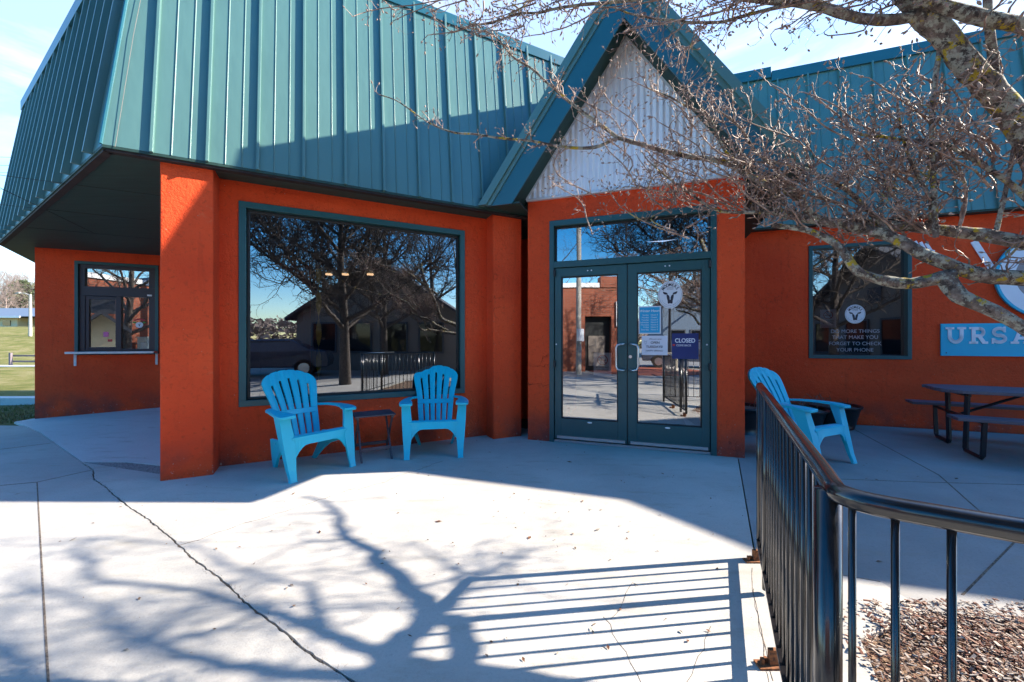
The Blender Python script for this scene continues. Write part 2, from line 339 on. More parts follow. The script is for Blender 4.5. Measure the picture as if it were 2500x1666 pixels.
def dense(line, step=.05, j=.004):
    o = []
    for a, b in zip(line[:-1], line[1:]):
        n = max(1, int(math.hypot(b[0]-a[0], b[1]-a[1])/step))
        for i in range(n): o.append((a[0]+(b[0]-a[0])*i/n+random.uniform(-j, j), a[1]+(b[1]-a[1])*i/n+random.uniform(-j, j)))
    return o+[line[-1]]
def flat(pts, z, name, mat, th=.1):
    b = MB(); b.slab(pts, z-th, z)
    o = b.build(name, mat)
    return tag(o, kind='structure')
crd = dense(CR[2:17], .03, .0035)
cl = offset(crd, -.005, .003); crr = offset(crd, .005, .002)
# tilted part on the left is small; slabs are cut at x = -6.4
flat([(-4.40, 3.98)]+[p for p in crr if p[0] > -4.3]+[(0, 1.04), (.7, .57), (1.33, .12), (1.33, 1.41), (1.45, 1.62), (1.90, 1.78), (1.90, 2.0), (1.375, 2.2), (2.378, 4.10), (2.3, 6.0), (-1.0, 7.0), (-3.0, 4.2), (-3.05, 3.55)], 0, 'patio', 'concrete')
flat([(2.385, 4.09), (1.385, 2.2), (1.9, 2.01), (1.9, 1.785), (2.246, 1.707), (3.0, 1.56), (5.0, .9), (16, -2.4), (16, 5), (3.2, 10), (2.32, 6.0)], 0, 'rear_patio', 'concrete_patio')
fa = [(-8.6, 6.32), (-7.5, 5.98)]
flat([(-4.40, 3.98), (-3.05, 3.55), (-3.2, 3.81), (-3.75, 4.02), (-4.04, 4.02)], -.003, 'rough_strip', 'aggregate')
b = MB()
pv = [(-4.40, 3.985), (-3.95, 3.985), (-3.2, 3.80), (-3.0, 4.3), (-4.5, 9.2), (-6.4, 8.6), (-6.4, 5.28)]
b.slab(pv, -.1, .004)
b.hexa([(-6.4, 5.28, -.1), (-6.4, 8.6, -.1), (-8.3, 6.9, -.2), (-8.25, 6.45, -.2), (-7.5, 5.985, -.16)], [(-6.4, 5.28, .004), (-6.4, 8.6, .004), (-8.3, 6.9, gz(-8.3, 0)+.004), (-8.25, 6.45, gz(-8.25, 0)+.004), (-7.5, 5.985, gz(-7.5, 0)+.004)])
tag(b.build('service_pad', 'concrete_pad'), kind='structure')
b = MB()
lw = [p for p in cl if p[0] > -4.35]
b.slab([(-4.40, 3.975)]+lw+[(-.012, 1.005), (.69, .53), (1.59, -.12), (3.5, -1.44), (3.5, -2.7), (-9, -2.7), (-9, 1.0), (-6.4, 3.2), (-6.4, 5.27)], -.1, 0)
g2 = lambda x: gz(x, 0)
q = [(-6.4, 5.27), (-6.4, 3.2), (-9, 1.0), (-16, 1.0), (-16, 4.6), (-8.6, 6.30), (-7.5, 5.975)]
b.hexa([(x, y, g2(x)-.2) for x, y in q], [(x, y, g2(x)) for x, y in q])
b.slab([(-9, -2.7), (-9, 1.0), (-16, 1.0), (-16, -2.7)], -.6, -.02)
b.slab([(3.5, -2.7), (30, -2.7), (30, -6.5), (16, -2.45), (5, .85), (3.5, -1.44)][:2]+[(30, -2.6), (16, -2.41), (5, .88), (3.5, -1.43)], -.1, -.002)
walk = tag(b.build('sidewalk', 'concrete_walk'), kind='structure')
b = MB()
def seam(pts, w, z): 
    for a, c in zip(pts[:-1], pts[1:]):
        d = Vector((c[0]-a[0], c[1]-a[1])).normalized()*w/2; b.slab([(a[0]-d.y, a[1]+d.x), (a[0]+d.y, a[1]-d.x), (c[0]+d.y, c[1]-d.x), (c[0]-d.y, c[1]+d.x)], z-.003, z+.0015)
seam([(-4.172, 3.418), (-1.685, 1.414), (-.6, .54)], .007, 0); seam([(-5.2, 3.05), (-4.172, 3.418), (-4.04, 3.735)], .008, 0); seam([(-5.9, 2.83), (-5.2, 3.05)], .008, 0)
seam([(-6.3, 4.0), (-5.6, 4.72)], .008, 0)
tag(b.build('walk_joint', 'crack_soil', walk), None)
b = MB()
def wander(a, c, w, z, j=.02, step=.05):
    n = max(3, int(math.hypot(c[0]-a[0], c[1]-a[1])/step)); pts = []
    off = 0
    for i in range(n+1):
        off += random.uniform(-j, j)*.5; off *= .9
        t = i/n; dx, dy = c[0]-a[0], c[1]-a[1]; l = math.hypot(dx, dy)
        pts.append((a[0]+dx*t-dy/l*off, a[1]+dy*t+dx/l*off))
    for p, q2 in zip(pts[:-1], pts[1:]):
        ww = w*random.uniform(.15, .7); d = Vector((q2[0]-p[0], q2[1]-p[1])).normalized()*ww/2
        b.slab([(p[0]-d.y, p[1]+d.x), (p[0]+d.y, p[1]-d.x), (q2[0]+d.y, q2[1]-d.x), (q2[0]-d.y, q2[1]+d.x)], z-.002, z+.0012)
wander((-2.03, 2.36), (-1.3, 3.25), .006, 0, .05); wander((-1.3, 3.25), (-.75, 4.05), .004, 0, .05)
wander((.62, 2.0), (.42, 1.75), .003, 0, .03); wander((.42, 1.75), (.5, 1.2), .003, 0, .03); wander((.86, 1.7), (.62, 1.42), .0025, 0, .03)
wander((1.21, 1.95), (.9, 1.35), .004, 0, .02); 
tag(b.build('hairline_crack', 'crack_soil', bpy.data.objects['patio']), None)
b = MB(); wander((1.31, 2.13), (.95, 1.42), .004, 0, .015)
b2 = b; b2.build('patio_joint', 'crack_soil', bpy.data.objects['patio'])
b = MB(); seam([(5.05, 6.0), (3.95, 3.6), (3.1, 2.4), (2.2, 1.9)], .009, 0); seam([(2.9, 3.5), (3.6, 3.42), (5.2, 3.3), (8, 2.6)], .006, 0); wander((3.3, 2.3), (2.9, 1.7), .006, 0, .03); wander((5.6, 3.6), (7.0, 2.6), .006, 0, .03)
b.build('patio_joint', 'crack_soil', bpy.data.objects['rear_patio'])
# soil line in the crack
b = MB(); cw = dense(CR[2:19], .03, .003); lo = offset(cw, -.02); hi = offset(cw, .02)
for i in range(len(cw)-1): b.add([(*lo[i], -.012), (*lo[i+1], -.012), (*hi[i+1], -.012), (*hi[i], -.012)], [(0, 1, 2, 3)])
for i in range(1100):
    k = random.random()**.8*(len(cw)-2); p = cw[int(k)]; a = random.uniform(0, 6.28); l = random.uniform(.008, .03)*(1 if random.random() < .9 else 2); x, y = p[0]+random.gauss(0, .008), p[1]+random.gauss(0, .008)
    if p[0] > -.5 and random.random() < .4: continue
    b.add([(x, y, -.008), (x+.003, y+.002, -.008), (x+math.cos(a)*l, y+math.sin(a)*l, random.uniform(.0, .009))], [(0, 1, 2)])
tag(b.build('crack_weeds', 'crack_soil'), 'dry soil and weeds in the crack between sidewalk and patio', 'weeds', kind='stuff')
# mulch bed
BED = [(1.33, .12), (1.33, 1.41), (1.45, 1.61), (1.76, 1.79), (2.246, 1.705), (3.0, 1.55), (5.0, .86), (3.5, -1.40), (1.62, -.1)]
flat(BED, -.02, 'tree_bed', 'mulch_soil')
b = MB()
def inside(x, y, poly):
    c = False; j = len(poly)-1
    for i in range(len(poly)):
        (xi, yi), (xj, yj) = poly[i], poly[j]
        if (yi > y) != (yj > y) and x < (xj-xi)*(y-yi)/(yj-yi)+xi: c = not c
        j = i
    return c
n = 0
while n < 24000:
    x, y = random.uniform(1.3, 2.7), random.uniform(.8, 1.85)
    if not inside(x, y, BED) and not (inside(x, y-random.random()**3*.25, BED)): continue
    if x < 1.85+random.gauss(0, .06) and (random.random() < .75): 
        if x < 1.6 or random.random() < .6: n += .3; continue
    n += 1; l = random.expovariate(1/.006)*.9+.002; l = min(l, .014); w = l*random.uniform(.2, .5); h = random.uniform(.001, .004); a = random.uniform(0, 6.28); t = random.uniform(-.5, .5); z = random.uniform(-.016, .022)
    ca, sa = math.cos(a), math.sin(a); q = []
    for dz in (0, h):
        for u, v in ((-l, -w), (l, -w*random.uniform(.3, 1)), (l*.9, w), (-l*.8, w*.8)): q.append((x+u*ca-v*sa, y+u*sa+v*ca, z+u*t+dz))
    b.add(q, [(3, 2, 1, 0), (4, 5, 6, 7), (0, 1, 5, 4), (1, 2, 6, 5), (2, 3, 7, 6), (3, 0, 4, 7)])
tag(b.build('mulch', 'mulch'), 'reddish brown wood chip mulch in the tree bed by the railing', 'mulch', kind='stuff')
# little leaves and twigs lying on the concrete
b = MB()
for i in range(300):
    x, y = random.uniform(-4, 6), random.uniform(1.5, 5.2)
    if random.random() < .4: x, y = random.gauss(.0, 1.2), random.uniform(1.5, 3.8)
    l = random.uniform(.004, .013) if random.random() < .9 else random.uniform(.015, .03); a = random.uniform(0, 6.28); w = l*random.uniform(.2, .6); ca, sa = math.cos(a), math.sin(a); z = .003
    b.add([(x-l*ca, y-l*sa, z), (x+w*sa, y-w*ca, z+.004), (x+l*ca, y+l*sa, z+random.uniform(0, .006)), (x-w*sa, y+w*ca, z+.002)], [(0, 1, 2), (0, 2, 3)])
tag(b.build('leaf_litter', 'litter'), 'tiny dry leaves and twigs scattered over the concrete', 'leaves', kind='stuff')
# shaded grass by the building corner
b = MB()
for i in range(9000):
    x, y = random.uniform(-13, -8.2), random.uniform(5.8, 9.6)
    if y < 6.45+(-x-8.6)*-.23: continue
    z = gz(x, y)-.03; h = random.uniform(.015, .06); a = random.uniform(0, 6.28)
    b.add([(x, y, z), (x+.012*math.cos(a), y+.012*math.sin(a), z), (x+random.uniform(-.03, .03), y+random.uniform(-.03, .03), z+h)], [(0, 1, 2)])
tag(b.build('grass', 'grass_blade'), 'short rough grass beside the building corner', 'grass', kind='stuff')
for nm, q in (('footpath', [(-9.3, 9.55), (-30, 10.3), (-30, 10.75), (-9.2, 9.85)]), ('far_path', [(-17, 24.2), (-70, 24.6), (-70, 26.0), (-17, 25.4)])):
    b = MB(); b.hexa([(x, y, gz(x, 0)-.3) for x, y in q], [(x, y, gz(x, 0)+.012) for x, y in q]); tag(b.build(nm, 'concrete_pad'), kind='structure')
flat([(-300, -60), (300, -60), (300, -3.0), (-300, -3.0)], -.135, 'road', 'asphalt', .02)
b = MB(); b.bx(-60, 30, -3.0, -2.72, -.2, -.005); tag(b.build('kerb', 'concrete_walk'), kind='structure')

# ------------------------------------------------------------ the building
shop = thing('shop_building', 'orange stucco shop with teal ribbed metal mansard roof and pointed entrance gable', 'building', (0, 6, 0))
b = MB()
# main window wall with opening
wt0, wt1, wz0, wz1 = .165, 2.568, .572, 2.655
b.box(M, .011, wt0, -.2, 0, -.1, 2.95); b.box(M, wt1, 2.862, -.2, 0, -.1, 2.95); b.box(M, 3.27, 3.30, -.2, 0, -.1, 2.95)
b.box(M, 2.862, 3.27, -.2, 0, -.1, 2.95)
b.box(M, wt0, wt1, -.2, 0, -.1, wz0); b.box(M, wt0, wt1, -.2, 0, wz1, 2.95)
b.box(M, 3.10, 3.30, -1.2, -.2, -.1, 2.95)
b.box(M, -.371, -.17, -6.5, -.2, -.1, 2.95)
b.build('window_wall', 'stucco', shop)
b = MB(); b.box(M, -.371, .011, -.2, .262, -.1, 2.95); b.build('pillar', 'stucco', shop, .012)
b = MB(); b.box(M, 2.862, 3.27, .0, .235, -.1, 2.95); b.build('pilaster', 'stucco', shop, .02)
# back of the narrow recess
pa, pb = P(M, 3.2, -1.2, 0), P(G, .1, -1.2, 0)
b = MB(); b.slab([(pa[0], pa[1]), (pb[0], pb[1]), (pb[0], pb[1]+.1), (pa[0], pa[1]+.1)], -.1, 3.3); b.build('recess_wall', 'stucco', shop)
# entrance wall
ds0, ds1, dz1 = .276, 2.131, 2.722
b = MB(); b.box(G, 0, ds0, -.2, 0, -.1, 3.0); b.box(G, ds1, 2.395, -.2, 0, -.1, 3.0); b.box(G, ds0, ds1, -.2, 0, dz1, 3.0)
b.box(G, 0, .2, -2.43, -.2, -.1, 3.0); b.box(G, 2.195, 2.395, -2.43, -.2, -.1, 3.0)
b.build('entrance_wall', 'stucco', shop)
# right wing wall
rs0, rs1, rz0, rz1 = 3.76, 4.999, .972, 2.697
b = MB(); b.box(RW, 2.395, rs0, -.2, 0, -.1, 3.12); b.box(RW, rs1, 12, -.2, 0, -.1, 3.12); b.box(RW, rs0, rs1, -.2, 0, -.1, rz0); b.box(RW, rs0, rs1, -.2, 0, rz1, 3.12)
b.box(RW, 2.395, 12, -.2, .03, 0, 0.0-.001)
b.build('wing_wall', 'stucco', shop)
# serving wall
ls0, ls1, lz0, lz1 = .503, 1.678, 1.04, 2.66
b = MB(); b.box(L, 0, ls0, -.2, 0, -.4, 2.95); b.box(L, ls1, 4.2, -.2, 0, -.4, 2.95); b.box(L, ls0, ls1, -.2, 0, -.4, lz0-.05); b.box(L, ls0, ls1, -.2, 0, lz1, 2.95)
q0 = P(L, 0, 0, 0); b.slab([(q0[0], q0[1]+.02), (q0[0]+.2, q0[1]+.12), (q0[0]-1.2+.2, q0[1]+1.7), (q0[0]-1.2, q0[1]+1.6)], -.4, 2.95)
b.build('serving_wall', 'stucco', shop)
# interior shell
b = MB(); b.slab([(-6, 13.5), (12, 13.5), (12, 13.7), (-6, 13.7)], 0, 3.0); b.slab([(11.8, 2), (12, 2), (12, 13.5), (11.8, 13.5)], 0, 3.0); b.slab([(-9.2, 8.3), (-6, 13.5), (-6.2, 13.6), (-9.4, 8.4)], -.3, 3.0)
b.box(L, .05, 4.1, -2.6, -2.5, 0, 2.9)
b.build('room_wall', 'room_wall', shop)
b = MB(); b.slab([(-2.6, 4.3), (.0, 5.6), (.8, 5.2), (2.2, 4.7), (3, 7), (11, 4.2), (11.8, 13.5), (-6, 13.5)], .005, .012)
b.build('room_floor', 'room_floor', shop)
# soffits (roof decks)
Bc = (-8.5, 6.42); E0 = (-3.389, 3.219); Cc = (-9.72, 7.89)
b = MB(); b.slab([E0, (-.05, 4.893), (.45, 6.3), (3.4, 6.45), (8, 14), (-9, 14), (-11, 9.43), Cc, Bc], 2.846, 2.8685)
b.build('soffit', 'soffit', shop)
b = MB()
for n_ in (-.85, -2.05, -3.25): b.box(M, -3.2, -.6, n_-.004, n_+.004, 2.8435, 2.8458)
b.box(M, -2.1, -2.092, -3.2, .1, 2.8435, 2.8458); b.build('soffit_joint', 'black_wood', bpy.data.objects['soffit'])
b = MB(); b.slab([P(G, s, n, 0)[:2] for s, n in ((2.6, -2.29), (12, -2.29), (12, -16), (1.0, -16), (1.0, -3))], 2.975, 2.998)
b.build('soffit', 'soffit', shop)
b = MB(); b.box(M, -.70, 3.4, .255, .325, 2.825, 2.846); b.box(frame(Bc, math.degrees(math.atan2(E0[1]-Bc[1], E0[0]-Bc[0]))), 0, 6.0, -.07, -.012, 2.825, 2.846); b.build('eave_board', 'black_wood', shop)
def mansard(fr, s0b, s1b, s0t, s1t, ne, nt_, z0, z1, ribs, parent, mat='teal_metal', cap=.13, minor=True, rh=.033):
    b = MB(); th = .03
    b.hexa([P(fr, s0b, ne, z0), P(fr, s1b, ne, z0), P(fr, s1b, ne-th, z0), P(fr, s0b, ne-th, z0)], [P(fr, s0t, nt_, z1), P(fr, s1t, nt_, z1), P(fr, s1t, nt_-th, z1), P(fr, s0t, nt_-th, z1)])
    pan = b.build('roof_panel', mat, parent)
    def n_at(z): return ne+(nt_-ne)*(z-z0)/(z1-z0)
    r1 = MB(); r2 = MB()
    for i, s in enumerate(ribs):
        w, h = .012, rh; za = z0-.006; zb = z1-.02
        lim0 = s0b+(s0t-s0b)*1.0; lim1 = s1t
        if s < lim0: zb = z0+(z1-z0)*max(0, (s-s0b))/max(1e-6, (s0t-s0b))
        if s > lim1: zb = z0+(z1-z0)*max(0, (s1b-s))/max(1e-6, (s1b-s1t))
        if zb > z0+.1:
            r1.hexa([P(fr, s-w, n_at(za)+h, za), P(fr, s+w, n_at(za)+h, za), P(fr, s+w, n_at(za)-.01, za), P(fr, s-w, n_at(za)-.01, za)], [P(fr, s-w, n_at(zb)+h, zb), P(fr, s+w, n_at(zb)+h, zb), P(fr, s+w, n_at(zb)-.01, zb), P(fr, s-w, n_at(zb)-.01, zb)])
        if minor and i+1 < len(ribs):
            for k in (.34, .67):
                s2 = s+(ribs[i+1]-s)*k; zt = zb
                if s2 < lim0: zt = z0+(z1-z0)*max(0, (s2-s0b))/max(1e-6, (s0t-s0b))
                if s2 > lim1: zt = z0+(z1-z0)*max(0, (s1b-s2))/max(1e-6, (s1b-s1t))
                if zt < z0+.1: continue
                za2 = z0+.002
                r2.hexa([P(fr, s2-.009, n_at(za2)-.005, za2), P(fr, s2, n_at(za2)+.007, za2), P(fr, s2+.009, n_at(za2)-.005, za2)], [P(fr, s2-.009, n_at(zt)-.005, zt), P(fr, s2, n_at(zt)+.007, zt), P(fr, s2+.009, n_at(zt)-.005, zt)])
    r1.build('roof_rib', mat, pan, .003); 
    if minor: r2.build('roof_bead', mat, pan)
    return pan
ML = []
t = .314-.385*3
MR = [.314-.385*2+.02]+[.314-.385+.0]+[.314, .694, 1.079, 1.466, 1.855, 2.231, 2.612, 3.0, 3.385, 3.77, 4.155, 4.54]
mansard(M, -.715, 4.8, -.531, 4.8, .336, .009, 2.87, 5.325, [-.401+.385*i for i in range(14)], shop)
LF = frame(Bc, math.degrees(math.atan2(E0[1]-Bc[1], E0[0]-Bc[0]))); LL = math.hypot(E0[0]-Bc[0], E0[1]-Bc[1])
mansard(LF, 0, LL, .02, LL-.184, 0, -.327, 2.87, 5.325, [.12+.400*i for i in range(15) if .12+.400*i < LL-.1], shop, minor=False, rh=.06)
CF = frame(Cc, math.degrees(math.atan2(Bc[1]-Cc[1], Bc[0]-Cc[0]))); CL_ = math.hypot(Bc[0]-Cc[0], Bc[1]-Cc[1])
mansard(CF, -2, CL_, -2, CL_-.2, 0, -.327, 2.87, 5.325, [-1.6+.4*i for i in range(8)], shop, minor=False)
RR = [2.172+.4055*i for i in range(24)]
mansard(G, 2.0, 12, 2.0, 12, -2.28, -2.60, 3.0, 5.53, RR, shop)
# hip flashing on the near corner
b = MB(); e = Vector((*E0, 2.87)); tt = Vector((E0[0]+.0178, E0[1]+.375, 5.325))
b.tube([e+Vector((-.005, -.01, 0)), tt+Vector((-.005, -.01, 0))], .012, 6); b.build('hip_flashing', 'teal_trim', shop)
# loose cable on the hip
b = MB(); b.tube([P(M, -.635, .345, 2.86), P(M, -.63, .342, 2.9), P(M, -.56, .22, 3.9), P(M, -.47, .085, 4.9), P(M, -.44, .04, 5.3)], .0018, 5); b.build('cable', 'siding', shop)
# caps
b = MB()
b.hexa([P(M, -.545, .045, 5.20), P(M, 4.8, .045, 5.20), P(M, 4.8, -.25, 5.20), P(M, -.40, -.25, 5.20)], [P(M, -.545, .045, 5.335), P(M, 4.8, .045, 5.335), P(M, 4.8, -.25, 5.36), P(M, -.40, -.25, 5.36)])
x0, x1 = -.02, LL-.160
b.hexa([P(LF, x0, -.245, 5.18), P(LF, x1, -.245, 5.18), P(LF, x1-.1, -.5, 5.18), P(LF, x0, -.5, 5.18)], [P(LF, x0, -.245, 5.335), P(LF, x1, -.245, 5.335), P(LF, x1-.1, -.5, 5.36), P(LF, x0, -.5, 5.36)])
b.hexa([P(G, 3.31, -2.555, 5.41), P(G, 12, -2.555, 5.41), P(G, 12, -3, 5.41), P(G, 3.31, -3, 5.41)], [P(G, 3.31, -2.555, 5.57), P(G, 12, -2.555, 5.57), P(G, 12, -3, 5.6), P(G, 3.31, -3, 5.6)])
b.hexa([P(G, 2.0, -2.55, 5.47), P(G, 3.30, -2.55, 5.47), P(G, 3.30, -3, 5.47), P(G, 2.0, -3, 5.47)], [P(G, 2.0, -2.55, 5.64), P(G, 3.30, -2.55, 5.64), P(G, 3.30, -3, 5.66), P(G, 2.0, -3, 5.66)])
b.build('roof_cap', 'teal_trim', shop, .004)
b = MB(); b.slab([P(M, 4.8, -.1, 0)[:2], (6, 14), (-8.5, 14), (-10, 9.3), (-8.3, 6.8), (-3.37, 3.62)], 5.15, 5.19); b.slab([P(G, s, n, 0)[:2] for s, n in ((2.0, -2.65), (12, -2.65), (12, -9), (2.0, -9))], 5.35, 5.39); b.build('flat_roof', 'black_wood', shop)
# gable
cs, hw = 1.19, 1.66
zo, zb_ = 5.31, 2.86          # outer apex / eave level
zi = 4.70                      # inner apex
NF = .37
sl_o = (zo-zb_)/1.70
sl_i = 1.545
b = MB()
def rake(b, sgn, off0, off1, n0, n1, zbot, mat_sl=None):
    # strip between outer line lowered by off0 and off1 (vertical measure)
    top = zo-off0; bot = zo-off1
    xo = (top-zbot)/sl_o; xi = (bot-zbot)/sl_o
    pts = [(cs, top), (cs+sgn*xo, zbot), (cs+sgn*xi, zbot), (cs, bot)]
    if sgn < 0: pts = pts[::-1]
    b.sheet(G, pts[::-1], n0, n1)
for sg in (-1, 1):
    b = MB(); rake(b, sg, .15, .61, NF-.02, NF, zb_); rb = b.build('rake_board', 'teal_trim', shop)
    b = MB(); rake(b, sg, 0, .15, NF-.02, NF+.045, zb_+.01); rake(b, sg, .152, .23, NF-.01, NF+.018, zb_+.005); b.build('drip_edge', 'teal_metal', rb)
# soffit faces under the rakes
b = MB()
for sg in (-1, 1):
    zz = zo-.56; pts = [(cs, zz), (cs+sg*(zz-zb_)/sl_o, zb_), (cs+sg*((zz-zb_)/sl_o-.001), zb_+.03), (cs, zz+.04)]
    if sg > 0: pts = pts[::-1]
    b.sheet(G, pts, -.05, NF-.02)
    # flat return under the eave, outside the piers
    a0, a1 = (cs-1.70, 0) if sg < 0 else (2.395, cs+1.70)
    b.box(G, a0, a1, -2.3, NF-.02, zb_-.0, zb_+.02)
    b.box(G, a0 if sg < 0 else a1-.02, a0+.02 if sg < 0 else a1, -2.3, NF-.02, zb_+.02, zb_+.12)
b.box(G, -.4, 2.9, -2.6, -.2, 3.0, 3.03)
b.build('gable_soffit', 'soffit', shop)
# roof slopes of the gable
b = MB()
for sg in (-1, 1):
    o0 = .02
    pts = [(cs, zo-o0), (cs+sg*(zo-o0-zb_-.02)/sl_o, zb_+.02), (cs+sg*((zo-o0-zb_-.02)/sl_o-.05), zb_+.02), (cs, zo-o0-.07)]
    if sg < 0: pts = pts[::-1]
    b.sheet(G, pts[::-1], -4.5, NF-.02)
b.build('gable_roof', 'teal_metal', shop)
# corrugated gable wall
b = MB(); N = 300; s0c, s1c = 0.0, 2.395; prev = None
zc0 = 3.0
for i in range(N+1):
    s = s0c+(s1c-s0c)*i/N; zt = min(zo-.50-abs(s-cs)*sl_o, 4.95); zt = max(zt, zc0+.001); n_ = .012*math.sin(2*math.pi*s/.068)+.016
    b.v += [P(G, s, n_, zc0), P(G, s, n_, zt)]
    if i: k = 2*i; b.f.append((k-2, k, k+1, k-1))
cor = b.build('corrugated_siding', 'corrugated', shop)
b = MB(); b.box(G, -.01, 2.405, 0, .045, 2.985, 3.012)
for sg in (-1, 1):
    zz = zo-.56
    pts = [(cs, zz), (cs+sg*(zz-3.01)/sl_o, 3.01), (cs+sg*((zz-3.01)/sl_o-.025), 3.01), (cs, zz-.035)]
    if sg < 0: pts = pts[::-1]
    b.sheet(G, pts[::-1], .03, .045)
b.build('siding_trim', 'white_trim', cor)

# the wing turns a corner at its right end
blk = [(9.95, 4.42), (10.87, 3.2), (13.2, 2.55), (18, 1.0), (18, 9), (11, 9)]
b = MB(); b.slab([(x+.3, y+.35) for x, y in blk], -.1, 3.0); b.build('corner_wall', 'stucco', shop)
b = MB(); b.slab(blk, 3.0, 5.57); b.build('corner_roof', 'teal_metal', shop)

# windows
def winframe(fr, s0, s1, z0, z1, w, n0, n1, mat, parent, name='window'):
    b = MB(); b.box(fr, s0, s1, n0, n1, z0, z0+w); b.box(fr, s0, s1, n0, n1, z1-w, z1); b.box(fr, s0, s0+w, n0, n1, z0+w, z1-w); b.box(fr, s1-w, s1, n0, n1, z0+w, z1-w)
    return b.build(name, mat, parent, .003)
def pane(fr, s0, s1, z0, z1, n, mat, parent):
    b = MB(); b.add([P(fr, s0, n, z0), P(fr, s1, n, z0), P(fr, s1, n, z1), P(fr, s0, n, z1)], [(0, 1, 2, 3)]); return b.build('pane', mat, parent)
w = winframe(M, wt0+.003, wt1-.003, wz0+.003, wz1-.003, .062, -.11, .012, 'frame_teal', shop)
winframe(M, wt0+.066, wt1-.066, wz0+.066, wz1-.066, .022, -.10, -.045, 'frame_dark', w, 'glazing_bead')
pane(M, wt0+.08, wt1-.08, wz0+.08, wz1-.08, -.075, 'window_glass', w)
w = winframe(RW, rs0+.003, rs1-.003, rz0+.003, rz1-.003, .05, -.11, .012, 'frame_teal', shop)
pane(RW, rs0+.05, rs1-.05, rz0+.05, rz1-.05, -.07, 'window_glass', w)
w = winframe(L, ls0+.003, ls1-.003, lz0-.045, lz1-.003, .05, -.12, .012, 'frame_teal', shop, 'serving_window')
b = MB(); a0, a1, c0, c1 = ls0+.054, ls1-.054, lz0+.006, lz1-.054; n0, n1 = -.1, -.02
b.box(L, a0, a1, n0, n1, 2.54, c1); b.box(L, a0, a1, n0, n1, 2.05, 2.22); b.box(L, a0, a0+.075, n0, n1, c0, 2.05); b.box(L, a1-.10, a1, n0, n1, c0, 2.05); b.box(L, a0, a0+.075, n0, n1, 2.22, 2.54); b.box(L, a1-.10, a1, n0, n1, 2.22, 2.54); b.box(L, a0+.075, a1-.10, n0, n1, c0, c0+.05)
b.box(L, 1.045, 1.125, n0+.01, n1-.005, c0+.05, 2.05)
b.build('window_frame', 'brown_frame', w, .003)
b = MB(); b.box(L, .635, .683, -.075, -.03, c0+.05, 2.045); b.box(L, .683, 1.04, -.075, -.03, 1.985, 2.045); b.box(L, .683, 1.04, -.075, -.03, c0+.05, 1.13); b.build('sash', 'brown_frame', w, .003)
pane(L, .632, 1.573, 2.22, 2.54, -.06, 'door_glass', w); pane(L, .683, 1.045, 1.13, 1.985, -.06, 'door_glass', w); pane(L, 1.125, 1.573, c0+.04, 2.05, -.065, 'door_glass', w)
b = MB(); b.box(L, 1.50, 1.57, -.018, -.016, 2.075, 2.105); b.build('maker_plate', 'white', w)
# serving shelf
b = MB(); b.box(L, .46, 1.665, .013, .17, 1.015, 1.052); sh = b.build('serving_shelf', 'shelf_metal', shop, .003)
for s in (.50, 1.63):
    b = MB(); b.box(L, s, s+.035, .003, .012, .80, 1.013); b.sheet(frame(P(L, s+.0175, 0, 0)[:2], 22-90), [(-.15, 1.013), (-.012, .84), (-.012, 1.013)], -.004, .004); b.build('bracket', 'white_trim', sh)

